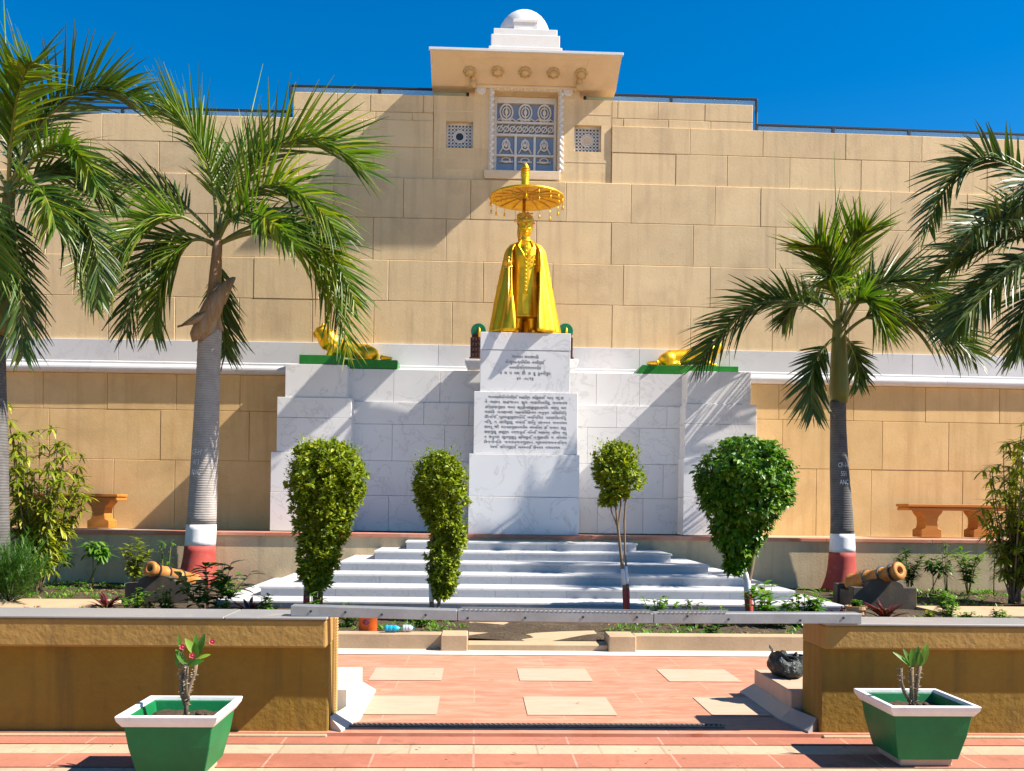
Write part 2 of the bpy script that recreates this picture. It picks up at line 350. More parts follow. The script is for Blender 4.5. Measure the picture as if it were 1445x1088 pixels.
rw = thing('retaining_wall', 'long plastered retaining wall with red stone coping under the terrace', 'wall', (0, YT, 0))
MB().box(-20, 20, YT, YT + .4, -.02, ZT - .05).build('wall_face', M_retain, rw, rw.location)
cp = MB(); x_ = -20
while x_ < 20:
    L_ = random.uniform(1.5, 2.1); cp.box(x_, x_ + L_ - .004, YT - .035, YT + .42, ZT - .05, ZT + .004); x_ += L_
cp.build('coping', M_redcop, rw, rw.location, bevel=.004)

# kerbs of the garden bed
def kerb(x0, x1, pier0, pier1, label):
    t = thing('garden_kerb', label, 'kerb', ((x0+x1)/2, YK, 0), 'plastered garden kerbs')
    MB().box(x0, x1, YK, YK + .16, 0, .150).build('kerb_wall', M_sand, t, t.location, bevel=.008)
    MB().box(pier0, pier1, YK - .10, YK + .20, 0, .156).build('kerb_end', M_sand, t, t.location, bevel=.008)
kl0, kl1 = X(622, 905, YK - .1), X(660, 905, YK - .1)
kr0, kr1 = X(859, 905, YK - .1), X(898, 905, YK - .1)
kerb(-10, kl0 + .001, kl0, kl1, 'low sandy garden kerb left of the entry path')
kerb(kr1 - .001, 10, kr0, kr1, 'low sandy garden kerb right of the entry path')

# ================================================================== STEPS
XC = .66
st = thing('marble_steps', 'white veined marble staircase with six stepped treads below the plinth', 'stairs', (XC, YT, 0))
D1, TR, RI, CT, W0 = 13.27, .535, .117, .392, 3.32
for i in range(6):
    yf = D1 - TR*i; z1 = .758 - RI*i; hw = W0/2 + CT*i; yb_ = YT - .005
    b = MB(); zt = .028
    b.box(XC-hw-.015, XC+hw+.015, yf - .02, yf + TR + (.0 if i else 0), z1 - zt, z1)       # nosed tread front
    nb = 3 + i
    s_ = MB()
    if i:
        # side returns of the tread
        b.box(XC-hw-.015, XC-hw+CT-.016, yf + TR + .001, yb_, z1 - zt, z1); b.box(XC+hw-CT+.016, XC+hw+.015, yf + TR + .001, yb_, z1 - zt, z1)
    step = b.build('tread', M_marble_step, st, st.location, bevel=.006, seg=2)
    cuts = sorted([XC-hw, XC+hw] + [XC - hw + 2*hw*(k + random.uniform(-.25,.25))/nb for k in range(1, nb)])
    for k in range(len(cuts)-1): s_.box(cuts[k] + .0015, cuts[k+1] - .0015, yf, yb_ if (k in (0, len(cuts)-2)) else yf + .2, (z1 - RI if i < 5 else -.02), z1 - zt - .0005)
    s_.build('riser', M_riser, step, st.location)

# ================================================================== PALACE WALL
YW = 15.45
pw = thing('palace_wall', 'tall cream palace wall of large blocks with marble band, domed rooftop pavilion and latticed window', 'building', (XC, YW, 0))
PO = pw.location
def courses(levels, yface, xlo, xhi, joints, skip=(), grow=True):
    b = MB()
    for k in range(len(levels) - 1):
        z0, z1 = levels[k], levels[k+1]
        js = sorted(joints[k]) if joints[k] else []
        a0, a1 = xlo[k] if isinstance(xlo, list) else xlo, xhi[k] if isinstance(xhi, list) else xhi
        xs = [a0] + [j for j in js if a0 + .2 < j < a1 - .2] + [a1]
        ext = [xs[0]]
        for q in xs[1:]:
            while q - ext[-1] > 2.6: ext.append(ext[-1] + random.uniform(1.3, 2.0) if q - ext[-1] > 3.6 else (ext[-1] + q)/2)
            ext.append(q)
        yo = yface[k] if isinstance(yface, list) else yface
        for p, q in zip(ext, ext[1:]):
            segs = [(p, q)]
            for (sx0, sx1, sz0, sz1) in skip:
                if z0 >= sz0 - .01 and z1 <= sz1 + .01:
                    segs = [s2 for (u, v) in segs for s2 in ((u, min(v, sx0)), (max(u, sx1), v)) if s2[1] - s2[0] > .02]
            for u, v in segs:
                d = random.uniform(-.004, .004)
                b.box(u + .0025, v - .0025, yo + d*.7, yo + .16, z0 + .0025, z1 - .0025)
    return b
def J(pxs, py, Y): return [at(p, py, Y).x for p in pxs]
# lower wall (below the marble band)
lv = [ZT - .02, 1.97, 2.80, 3.40]
jl = [J((158, 245, 420, 560, 690, 860, 960, 1080, 1153, 1231, 1362), 700, YW), J((66, 225, 351, 480, 640, 800, 990, 1105, 1247, 1342), 620, YW), J((57, 149, 248, 338, 450, 620, 760, 900, 1100, 1206, 1309, 1415), 560, YW)]
courses(lv, YW, -16, 17, jl).build('lower_wall', M_wall_lo, pw, PO, bevel=.006)
def segbox(b, x0, x1, *r):
    n = max(1, int((x1 - x0)/1.2))
    for k in range(n): b.box(x0 + (x1 - x0)*k/n, x0 + (x1 - x0)*(k+1)/n, *r)
    return b
segbox(MB(), -16, 17, YW + .02, YW + .5, ZT - .02, 3.42).build('lower_backing', M_mortar_lo, pw, PO)
# marble band with bullnose
bn = MB(); x_ = -16
while x_ < 17:
    L_ = random.uniform(1.5, 1.9); bn.box(x_ + .003, x_ + L_ - .003, YW - .03, YW + .3, 3.60, 3.955); x_ += L_
bandp = bn.build('marble_band', M_marble_band, pw, PO, bevel=.004)
prof = [(YW + .1, 3.40)] + [(YW - .045, 3.402)] + [(YW - .06 - .05*math.sin(a), 3.475 - .065*math.cos(a)) for a in [math.pi*k/8 for k in range(9)]] + [(YW - .05, 3.552), (YW - .05, 3.585), (YW - .035, 3.60), (YW + .1, 3.60)]
mo = MB(); x_ = -16
while x_ < 17:
    mo.prism_x(prof[::-1], x_ + .002, x_ + 2.4 - .002); x_ += 2.4
mo.build('moulding', M_marble_band, bandp, PO, smooth=False)
# upper wall
ys = [YW + .02, YW + .02, YW + .03, YW + .03, YW + .06, YW + .06, YW + .085, YW + .085]
lu = [3.955, 4.685, 5.37, 6.08, 6.75, 7.28, 7.73, 7.87, 8.17]
xa, xb = at(412, 145, YW).x, at(1065, 165, YW).x
ju = [J((60, 150, 245, 336, 440, 527, 638, 752, 864, 975, 1091, 1200, 1320, 1420), 460, YW),
      J((100, 221, 357, 450, 548, 682, 780, 880, 1003, 1110, 1230, 1350), 400, YW),
      J((60, 170, 290, 410, 526, 629, 757, 863, 979, 1096, 1190, 1300, 1400), 345, YW),
      J((30, 150, 260, 370, 470, 569, 664, 799, 891, 1010, 1075, 1260, 1370), 285, YW),
      J((122, 221, 320, 420, 526, 611, 864, 955, 1028, 1117, 1219, 1288, 1400), 230, YW),
      J((60, 140, 240, 340, 440, 511, 611, 864, 975, 1079, 1197, 1306, 1400), 190, YW),
      J((454, 529, 581, 611, 864, 881, 945, 1005), 170, YW),
      J((474, 522, 597, 668, 820, 873, 930, 997), 150, YW)]
bx0, bx1 = at(611, 200, YW).x, at(864, 200, YW).x
skip = [(bx0, bx1, 6.75, 8.2)]
xlo = [-16]*6 + [xa]*2; xhi = [17]*6 + [xb]*2
courses(lu, ys, xlo, xhi, ju, skip).build('upper_wall', M_wall_up, pw, PO, bevel=.007)
ub = MB()
segbox(ub, -16, bx0 - .01, YW + .10, YW + .7, 3.96, 7.72); segbox(ub, bx1 + .01, 17, YW + .10, YW + .7, 3.96, 7.72); segbox(ub, bx0 - .01, bx1 + .01, YW + .10, YW + .7, 3.96, 6.74)
segbox(ub, xa + .02, bx0 - .01, YW + .11, YW + .7, 7.72, 8.155); segbox(ub, bx1 + .01, xb - .02, YW + .11, YW + .7, 7.72, 8.155)
ub.build('upper_backing', M_mortar, pw, PO)
# window bay: panel with three openings
YB = YW + .085
wx0, wx1, wz0, wz1 = X(697, 190, YB), X(787, 190, YB), Z(740, 241, YB), Z(740, 129, YB)
lx0, lx1, lz0, lz1 = X(629.5, 190, YB), X(667.5, 190, YB), Z(648, 208.5, YB), Z(648, 171, YB)
qx0, qx1, qz0, qz1 = X(810.5, 190, YB), X(848.5, 190, YB), Z(830, 214, YB), Z(830, 176.5, YB)
cx0, cx1, cz1 = X(670, 120, YB), X(818, 120, YB), 8.42
xs = sorted([bx0 + .004, lx0, lx1, cx0, wx0, wx1, cx1, qx0, qx1, bx1 - .004]); zs = sorted([6.754, wz0, lz0, lz1, qz0, qz1, wz1, 8.165, cz1])
pb = MB()
for i in range(len(xs) - 1):
    for j in range(len(zs) - 1):
        mx_, mz_ = (xs[i] + xs[i+1])/2, (zs[j] + zs[j+1])/2
        if wx0 < mx_ < wx1 and wz0 < mz_ < wz1: continue
        if lx0 < mx_ < lx1 and lz0 < mz_ < lz1: continue
        if qx0 < mx_ < qx1 and qz0 < mz_ < qz1: continue
        if mz_ > 8.165 and not (cx0 < mx_ < cx1): continue
        pb.box(xs[i], xs[i+1], YB, YB + .32, zs[j], zs[j+1])
bay = pb.build('window_bay', M_wall_up, pw, PO)
# thin raised joint fillets on the bay
jf = MB()
for (p0, p1, py) in ((612, 668, 156), (820, 863, 161), (612, 690, 222), (793, 863, 228)): jf.box(X(p0, py, YB), X(p1, py, YB), YB - .004, YB + .01, Z(p0, py, YB) - .005, Z(p0, py, YB) + .005)
for (px, q0, q1) in ((686, 130, 240), (792, 132, 240)): jf.box(X(px, 190, YB) - .006, X(px, 190, YB) + .006, YB - .006, YB + .01, Z(px, q1, YB), Z(px, q0, YB))
jf.build('joint_fillet', M_cream, bay, PO)
# big window
win = MB(); YG = YB + .24
win.box(wx0, wx1, YG + .03, YG + .05, wz0, wz1)
wpart = win.build('window', M_glass, pw, PO)
ww, wh = wx1 - wx0, wz1 - wz0
fr = MB()
e = .05
fr.box(wx0 + .005, wx0 + e, YG - .03, YG + .028, wz0, wz1); fr.box(wx1 - e, wx1 - .005, YG - .03, YG + .028, wz0, wz1)
ix0, ix1 = wx0 + e, wx1 - e; iw = ix1 - ix0
za, zb, zc, zd = wz0 + wh*.02, wz0 + wh*.24, wz0 + wh*.50, wz0 + wh*.66
ztop = wz0 + wh*.92
for z_, hgt in ((wz0 + .01, .03), (zb, .035), (zc, .04), (zd, .035)): fr.box(ix0, ix1, YG - .025, YG + .028, z_, z_ + hgt)
fr.box(ix0, ix1, YG - .03, YG + .028, ztop, wz1 - .005)
for k in (1, 2):
    x_ = ix0 + iw*k/3; fr.box(x_ - .02, x_ + .02, YG - .022, YG + .027, wz0 + .04, zc)
fr.build('window_frame', M_white, wpart, PO, bevel=.004)
lt = MB()
for k in range(3):
    xm = ix0 + iw*(k + .5)/3; rr = iw/6*.72
    lt.ring_xz((xm, YG, zd + .16 + rr*.35), rr*.92, .016, 18, 6, 1.25); lt.ring_xz((xm, YG, zd + .16 + rr*.35), rr*.55, .012, 14, 6, 1.3)
    lt.box(xm - .012, xm + .012, YG - .012, YG + .012, zd + .04, zd + .36)
    lt.ball((xm, YG, zd + .16 + rr*.35), rr*.28, .02, rr*.4)
    for s_ in (-1, 1): lt.tube([(xm + s_*rr*.3, YG, zd + .03), (xm + s_*rr*.9, YG, zd + .09), (xm + s_*rr*1.35, YG, zd + .05)], .014, 6)
    for q in range(3):                                 # scroll frieze
        xq = ix0 + iw*(k*3 + q + .5)/9; lt.ring_xz((xq, YG, (zc + .04 + zd)/2), iw/22, .012, 12, 6, 1.0)
        lt.tube([(xq - iw/20, YG, zc + .05), (xq, YG, (zc + zd)/2 + .02), (xq + iw/20, YG, zd - .01)], .010, 5)
    for (zq, zt_) in ((zb + .035, zc), (wz0 + .04, zb)):
        zm = (zq + zt_)/2 - .02; r2 = iw/6*.62
        if zq > wz0 + .1:
            for s_ in (-1, 1): lt.tube([(xm + s_*r2*1.1, YG, zq + .02), (xm + s_*r2*.35, YG, zm + .02), (xm, YG, zt_ - .03)], .014, 5)
            lt.ring_xz((xm, YG, zm + .03), r2*.62, .014, 16, 6, 1.35); lt.ball((xm, YG, zm + .02), r2*.22, .014, r2*.4)
        else:
            lt.ring_xz((xm, YG, zt_ - .06), r2*.7, .014, 14, 6, .6); lt.box(xm - r2*1.2, xm + r2*1.2, YG - .012, YG + .012, zt_ - .10, zt_ - .075)
lt.build('window_lattice', M_white, wpart, PO, smooth=True)
# carved white chain border on three sides of the window
tr = MB(); bw_ = .085; stp = .082
def bead(x_, z_, k, vert):
    a, b_ = (.042, .036) if k % 2 else (.028, .03)
    if not vert: a, b_ = b_, a
    tr.ball((x_, YB - .012, z_), a, .030, b_, 8, 6)
k = 0; z_ = wz0
while z_ < wz1 + .03:
    for xx in (wx0 - .048, wx1 + .048):
        bead(xx + (.014 if k % 2 else -.010), z_, k, True)
    z_ += .052; k += 1
x_ = wx0 - .05; k = 0
while x_ < wx1 + .05: bead(x_, wz1 + .045 + (.012 if k % 2 else -.010), k, False); x_ += .056; k += 1
tr2 = MB(); tr2.box(wx0 - .095, wx0 - .004, YB - .010, YB + .002, wz0, wz1 + .09); tr2.box(wx1 + .004, wx1 + .095, YB - .010, YB + .002, wz0, wz1 + .09); tr2.box(wx0 - .004, wx1 + .004, YB - .010, YB + .002, wz1 + .004, wz1 + .09)
tr.build('carved_border', M_white, wpart, PO, smooth=False); tr2.build('border_ground', M_cream, wpart, PO)
MB().box(X(683, 248, YB), X(790, 248, YB), YB - .05, YB + .1, Z(737, 254, YB), Z(737, 242, YB)).build('window_sill', M_cream, wpart, PO, bevel=.006)
# small pierced windows
def lattice(x0, x1, z0, z1, dark):
    g = MB().box(x0, x1, YB + .15, YB + .17, z0, z1).build('lattice_window', M_glass, pw, PO)
    b = MB(); t_ = .022; yy = YB + .10
    b.box(x0 + .001, x0 + t_, yy - .02, yy + .03, z0, z1); b.box(x1 - t_, x1 - .001, yy - .02, yy + .03, z0, z1); b.box(x0 + t_, x1 - t_, yy - .02, yy + .03, z0 + .001, z0 + t_); b.box(x0 + t_, x1 - t_, yy - .02, yy + .03, z1 - t_, z1 - .001)
    n = 7; w_, h_ = (x1 - x0 - 2*t_)/n, (z1 - z0 - 2*t_)/n
    for i in range(n):
        for j in range(n):
            xm, zm = x0 + t_ + w_*(i + .5), z0 + t_ + h_*(j + .5)
            if abs(i - 3) <= 1 and abs(j - 3) <= 1: continue
            b.ring_xz((xm, yy, zm), w_*.46, .0085, 10, 5, h_/w_)
    cx_, cz_ = (x0 + x1)/2, (z0 + z1)/2
    b.ring_xz((cx_, yy, cz_), w_*1.75, .013, 24, 6, h_/w_); b.ring_xz((cx_, yy, cz_), w_*1.3, .012, 20, 6, h_/w_)
    b.build('pierced_screen', M_white, g, PO, smooth=True)
    MB().lathe(0, 0, [(w_*1.28, -.004), (w_*1.28, .004)], 8 if dark else 18)
    d = MB(); d.add([(cx_ + w_*1.22*math.cos(a), yy + .004, cz_ + h_*1.22*math.sin(a)) for a in [math.pi/4*k + .39 for k in range(8)]] + [(cx_ + w_*1.22*math.cos(a), yy + .016, cz_ + h_*1.22*math.sin(a)) for a in [math.pi/4*k + .39 for k in range(8)]],
        [tuple(range(7, -1, -1))[::-1], tuple(range(8, 16))] + [(i, (i+1) % 8, (i+1) % 8 + 8, i + 8) for i in range(8)])
    d.build('screen_boss', M_rail if dark else M_cream, g, PO)
lattice(lx0, lx1, lz0, lz1, True); lattice(qx0, qx1, qz0, qz1, False)
# rosettes
for px, py in ((679, 126), (801.5, 128.5)):
    c = at(px, py, YB - .03); b = MB()
    ring = lambda r, y: [Vector((c.x + r*math.cos(2*math.pi*i/20), y, c.z + r*math.sin(2*math.pi*i/20))) for i in range(20)]
    b.loft([ring(.082, YB + .02), ring(.082, YB - .03), ring(.066, YB - .045), ring(.058, YB - .035), ring(.03, YB - .04), ring(.002, YB - .05)])
    b.build('rosette', M_white, pw, PO)
M_boss = mat('gilt_cream', (.62,.45,.25), (.50,.33,.12), 14, .7, .2, 40)
# eave
YE = YW - .56
pL, pR = at(607, 70, YE), at(878, 77, YE); zo = (pL.z + pR.z)/2
ex0, ex1 = pL.x, pR.x; zi = 8.335
YR_ = YW + 1.9
ev = MB()
zr = zi + .04
ev.add([(ex0,YE,zo),(ex1,YE,zo),(ex1,YB,zi),(ex0,YB,zi),(ex1,YR_,zi),(ex0,YR_,zi), (ex0,YE,zo+.02),(ex1,YE,zo+.02),(ex1,YR_,zo+.02),(ex0,YR_,zo+.02)],
       [(0,3,2,1),(3,5,4,2),(0,1,7,6),(6,7,8,9),(1,2,4,8,7),(0,6,9,5,3),(4,5,9,8)])
eave = ev.build('eave', M_cream, pw, PO)
def on_soffit(px, py):                               # where a sight line meets the sloping soffit
    lo, hi = YE, YB
    for _ in range(40):
        m_ = (lo + hi)/2; p = at(px, py, m_); zs_ = zo + (zi - zo)*(m_ - YE)/(YB - YE)
        if p.z < zs_: lo = m_
        else: hi = m_
    return at(px, py, m_)
nrm = Vector((0, -(zo - zi), -(YB - YE))).normalized()
MB().box(ex0 - .02, ex1 + .02, YE - .03, YE + .02, zo - .012, zo + .030).build('eave_edge', M_white, eave, PO, bevel=.004)
rb = MB()
for a_, b_ in (((652, 80), (669, 116)), ((833, 84), (818, 120)), ((652, 80), (833, 84))):
    p, q = on_soffit(*a_), on_soffit(*b_); rb.tube([p, q], .012, 6)
rb.tube([Vector((cx0 - .05, YB - .03, zi - .005)), Vector((cx1 + .05, YB - .03, zi - .005))], .03, 8)
rb.build('soffit_rib', M_cream, eave, PO)
for px, py in ((663, 100), (702, 100), (741, 101), (781, 102), (820, 103)):
    p = on_soffit(px, py); b = MB()
    ax = nrm; a1 = Vector((1, 0, 0)); a2 = ax.cross(a1)
    def rg(r, d, n=16, wob=0): return [p + ax*d + (a1*math.cos(2*math.pi*i/n) + a2*math.sin(2*math.pi*i/n))*r*(1 + wob*math.cos(8*2*math.pi*i/n)) for i in range(n)]
    b.loft([rg(.095, -.01), rg(.105, .02, wob=.10), rg(.088, .05, wob=.16), rg(.066, .03), rg(.064, .055), rg(.042, .075), rg(.003, .08)])
    b.build('lotus_bracket', M_boss, eave, PO, smooth=True)
for px, py in ((668, 112), (817, 116)):
    p = on_soffit(px, py); b = MB(); b.ball((p.x, p.y - .02, p.z - .08), .06, .06, .07); b.tube([(p.x, p.y, p.z - .1), (p.x, p.y - .02, p.z - .02), (p.x, p.y - .08, p.z + .03)], [.03, .05, .03], 8)
    b.build('corner_bracket', M_boss, eave, PO, smooth=True)
# dome on the roof
YD = YW + .35
dmx = (X(693, 60, YD) + X(790, 62, YD))/2; hb = (X(790, 62, YD) - X(693, 60, YD))/2
dm = MB()
dm.box(dmx - hb - .04, dmx + hb + .04, YD - .03, YD + 2*hb + .05, zo + .021, Z(742, 67, YD))
dm.box(dmx - hb, dmx + hb, YD, YD + 2*hb, zo + .05, Z(742, 49, YD)); dm.box(dmx - hb*.93, dmx + hb*.93, YD + .04, YD + 2*hb - .04, zo + .05, Z(742, 39, YD))
dbase = dm.build('roof_plinth', M_white, pw, PO, bevel=.008)
zc0 = Z(742, 41, YD + .04); dR = hb*.80; ztp = Z(742, 18.5, YD + hb)
dd = MB(); dd.lathe(dmx, YD + hb, [(dR*1.06, zc0 - .02), (dR*1.06, zc0 + .05)] + [(dR*math.cos(a)**.9, zc0 + .05 + (ztp - zc0 - .05)*math.sin(a)) for a in [math.pi/2*k/10 for k in range(10)]] + [(.01, ztp)], 32)
dd.build('dome', M_white, dbase, PO, smooth=True)
nb_ = MB(); nb_.box(dmx - hb*.34, dmx + hb*.36, YD + hb - dR*1.02, YD + hb, zc0 - .01, Z(742, 31, YD + .1)); nb_.box(dmx - hb*.36, dmx + hb*.38, YD + hb - dR*1.05, YD + hb, Z(742, 31, YD + .1), Z(742, 27, YD + .1))
nb_.build('dome_niche', M_white, dbase, PO, bevel=.006)

# glass railings along the roof edge
def railing(pts, label, setback=.35):
    t = thing('roof_railing', label, 'railing', (pts[0][0], YW + setback, pts[0][1]), 'glass railings on the roof edge')
    g = MB(); r = MB(); Yr = YW + setback
    for (x0, zb_), (x1, zb1) in zip(pts, pts[1:]):
        h = .205
        if abs(x1 - x0) > .05:
          nsg = max(1, int(abs(x1 - x0)/1.3)); A0, A1, B0, B1 = x0, x1, zb_, zb1
          for q_ in range(nsg):
            x0, x1 = A0 + (A1 - A0)*q_/nsg, A0 + (A1 - A0)*(q_+1)/nsg; r.tube([(x0, Yr, zb_ + h), (x1, Yr, zb1 + h)], .024, 6)
            g.add([(x0, Yr, zb_), (x1, Yr, zb1), (x1, Yr, zb1 + h), (x0, Yr, zb_ + h), (x0, Yr + .012, zb_), (x1, Yr + .012, zb1), (x1, Yr + .012, zb1 + h), (x0, Yr + .012, zb_ + h)], [(0,1,2,3),(7,6,5,4),(3,2,6,7)])
        else: r.tube([(x0, Yr, zb_ + h), (x1, Yr, zb1 + h)], .024, 6)
    g.build('glass_panel', M_rglass, t, t.location); r.build('handrail', M_rail, t, t.location)
    for (x0, zb_), (x1, zb1) in zip(pts, pts[1:]):
        if abs(x1 - x0) < .05: continue
        n = max(1, int((x1 - x0)/1.35))
        for k in range(n + 1):
            x_ = x0 + (x1 - x0)*k/n; MB().box(x_ - .022, x_ + .022, Yr - .02, Yr + .03, zb_ - .02, zb_ + .195).build('rail_post', M_rail, t, t.location)
xal, xbr = at(410, 145, YW + .35).x, at(1068, 165, YW + .35).x
railing([(-16, 7.74), (xal, 7.74), (xal, 8.18), (cx0 - .12, 8.18)], 'dark steel and glass roof railing left of the domed pavilion')
railing([(cx1 + .12, 8.18), (xbr, 8.18), (xbr, 7.74), (17, 7.74)], 'dark steel and glass roof railing right of the domed pavilion')

def bow(o):                                           # the palace front is very slightly convex in plan
    for c in o.children:
        if c.type == 'MESH':
            for v in c.data.vertices:
                gx = v.co.x + o_root.x - XC; v.co.y += .0014*gx*gx
        bow(c)
for o in list(C.objects):
    if o.parent is None and o.name.split('.')[0] in ('palace_wall', 'roof_railing'): o_root = o.location; bow(o)

# ================================================================== MONUMENT
def blockwork(b, x0, x1, y0, y1, z0, z1, cols=1, g=.0025):
    for k in range(cols):
        a, c = x0 + (x1 - x0)*k/cols, x0 + (x1 - x0)*(k+1)/cols
        b.box(a + (g if k else 0), c - (g if k < cols - 1 else 0), y0, y1, z0 + g, z1 - g)
YC = 13.87
pn = thing('statue_plinth', 'tall white marble plinth carved with black inscriptions under the golden statue', 'plinth', (XC, YC, ZT))
tiers = [(661, 817.5, 757, 641, 0, M_marble), (668.5, 815, 641, 553, .035, M_marble), (677.5, 805, 553, 468.5, .075, M_marble)]
zz = [ZT + .004, Z(740, 641, YC), Z(740, 553, YC + .03), Z(740, 469, YC + .07)]
tx = []
for k, (a, b_, yb_, yt, off, m_) in enumerate(tiers):
    x0, x1 = X(a, (yb_ + yt)/2, YC + off), X(b_, (yb_ + yt)/2, YC + off); tx.append((x0, x1)); b = MB()
    if k == 0: zm = zz[0] + (zz[1] - zz[0])*.47; blockwork(b, x0, x1, YC, YC + 1.05, zz[0], zm); blockwork(b, x0 + .004, x1 - .004, YC + .004, YC + 1.0, zm, zz[1])
    elif k == 1: blockwork(b, x0, x1, YC + off, YC + .98, zz[1], zz[2])
    else: zm = zz[3] - .27; blockwork(b, x0 + .002, x1 - .002, YC + off + .004, YC + .93, zz[2], zm); blockwork(b, x0, x1, YC + off, YC + .93, zm, zz[3])
    b.build('plinth_tier', m_, pn, pn.location, bevel=.005)
ZP = zz[3] - .0025
t1 = "ગનનમકવ  અનનગમનિક\nવીનમૂનવ-ગૃનિગિવમ  નનમીર્ણિ\nનનનવીગિનૃગગનનનનીક\nત  થ  પ  મઘ  ઊ  ઝ  ફૂ  ડૂનનીપુય\n૪૦  -૦૮૧૬"
t2 = ["ગનનમકિબિનનોવિર્ધિ  અહિલ્ય  લિહુણઝિ  ગતનૃ  ગરૂ ણ", "ને  ગણપ  સહજનન  શુપ  ગણિયવિણૂ  મનગનગ", "કિનૃણણનૂણક  થમન  સ્ત્રીનણકુલૂણઝ્નિલ  નણયુ  ચગ",
      "મણિક  વનણમણ  મહનિવિકનમ  મનુનૃવ  પિંણિવિનૃ", "ઊનિનિ  પ્રમહૂસૂણમિંનિ  મમિનિગર  પરણિવાનિનૂ", "નિગૂ  ન  ણિણૂણૂ  મમનિ  ણિનુ  ણનનન  મનનગમ",
      "ણમનૂ  જી  મનનણગુણનગનીવ  મમનિનન  કિ  મનમન  સ્તૂ", "સણગુણૂ  ઝણૂર્થ  નગજઝૂનિ  નિનનિ  અણનેમૃ  નિગમ  નમુ", "ન  સનૂનણ  ણૂવગુણૂનૂ  હિમણુનિ  ન.ગુણનિવ  ગ  નિનગમ", "ઉનનોનિત  નનનમગનગુણન  પ્રનવગમનનિનગ", "અનિ  વિનનગુર્નિ  મનનનનિ  ઉનનવ  નગમનગમ"]
def fit_lines(lines, xc, widths, z_top, pitch, size, yy, name):
    b = MB()
    for k, (ln, wd) in enumerate(zip(lines, widths)):
        vs, fs = text_mesh(ln, size, .0006)
        if not vs: continue
        lo, hi = min(v[0] for v in vs), max(v[0] for v in vs); s_ = wd/(hi - lo)
        b = MB(); b.add([(xc + (v[0] - (lo + hi)/2)*s_, yy + v[1], z_top - pitch*k + v[2]) for v in vs], fs)
        b.build(name, M_ink, pn, pn.location)
pc = (tx[2][0] + tx[2][1])/2; mpx = YC/F
fit_lines(t1.split('\n'), pc, [38*mpx, 57*mpx, 45*mpx, 72*mpx, 24*mpx], Z(740, 505.5, YC + .08), 7.7*mpx, .066, YC + .0780, 'inscription_line')
pc = (tx[1][0] + tx[1][1])/2
fit_lines(t2, pc, [107*mpx, 117*mpx, 115*mpx, 116*mpx, 116*mpx, 117*mpx, 116*mpx, 117*mpx, 117*mpx, 117*mpx, 99*mpx], Z(740, 562.5, YC + .04), 7.05*mpx, .058, YC + .0340, 'inscription_line')

# marble screen wall behind the plinth and its two pedestals
YS = 14.90; zt3 = 3.46
sw = thing('marble_screen_wall', 'wide white marble wall behind the statue plinth between two pedestals', 'wall', (XC, YS, ZT))
zq = [ZT + .004, 1.42, 1.98, 2.57, 2.93, zt3]
b = MB(); sx0, sx1 = X(486, 640, YS), X(975, 640, YS)
for k in range(5):
    off = 0 if k < 4 else .03; xs_ = [sx0] + sorted(sx0 + (sx1 - sx0)*(q + random.uniform(-.12, .12) + (.5 if k % 2 else 0))/7 for q in range(1, 7)) + [sx1]
    for p, q in zip(xs_, xs_[1:]): b.box(p + .002, q - .002, YS + off + random.uniform(-.001, .001), YS + .45, zq[k] + .002, zq[k+1] - .002)
b.build('marble_slabs', M_marble, sw, sw.location, bevel=.003)
YQ = 14.50
def pedestal(cols, label):
    xm = (X(cols[0][0], 640, YQ) + X(cols[0][1], 640, YQ))/2
    t = thing('marble_pedestal', label, 'pedestal', (xm, YQ, ZT), 'stepped marble pedestals beside the plinth')
    hs_ = [ZT + .004, Z(cols[0][0], cols[0][2], YQ) if False else 2.08, 2.94, zt3 + .003]
    for k, (a, c, _) in enumerate(cols):
        off = [0, .02, .05][k]; b = MB(); x0, x1 = X(a, 640 - 70*k, YQ + off), X(c, 640 - 70*k, YQ + off)
        if k == 0: blockwork(b, x0, x1, YQ, YW - .02, hs_[0], 1.45); blockwork(b, x0 + .002, x1 - .002, YQ + .002, YW - .02, 1.45, hs_[1])
        elif k == 1: blockwork(b, x0, x1, YQ + off, YW - .02, hs_[1], 2.62); blockwork(b, x0 + .002, x1 - .002, YQ + off + .002, YW - .02, 2.62, hs_[2])
        else: blockwork(b, x0, x1, YQ + off, YW - .02, hs_[2], hs_[3])
        b.build('pedestal_tier', M_marble, t, t.location, bevel=.004)
pedestal([(382, 497, 0), (391, 496, 0), (403, 490, 0)], 'stepped white marble pedestal left of the plinth under a golden lion')
pedestal([(965, 1071, 0), (967, 1068, 0), (970, 1060, 0)], 'stepped white marble pedestal right of the plinth with palm shadows')

# green slabs with golden lions
zl = zt3 + .006
ga, gb_, gc = X(422, 510, YQ + .05), X(483, 510, YQ + .05), X(561, 512, YS + .05)
g1 = MB().box(ga, gb_, YQ + .06, YS + .60, zl, zl + .145).box(gb_ + .001, gc, YS + .035, YS + .60, zl, zl + .143).build('green_slab', mat('green_gloss', (.02,.20,.02), (.015,.15,.015), 5, .35, .2, 20, stain=(.12,.08,.03), sscale=4, slo=.62, shi=.8), None, (ga, YS, zl), bevel=.006)
M_gslab = g1.data.materials[0]
tag(g1, 'glossy green stepped slab under the golden lion on the left pedestal', 'slab', 'green slabs under the lions')
ga2, gb2 = X(902, 520, YS + .05), X(1043, 520, YS + .0)
g2 = MB().prism_y([(ga2 - .05, zl), (gb2, zl), (gb2, zl + .14), (ga2 + .05, zl + .14)], YS + .035, YS + .60).build('green_slab', M_gslab, None, (ga2, YS, zl), bevel=.006)
tag(g2, 'glossy green slab with a sloped end under the right golden lion', 'slab', 'green slabs under the lions')
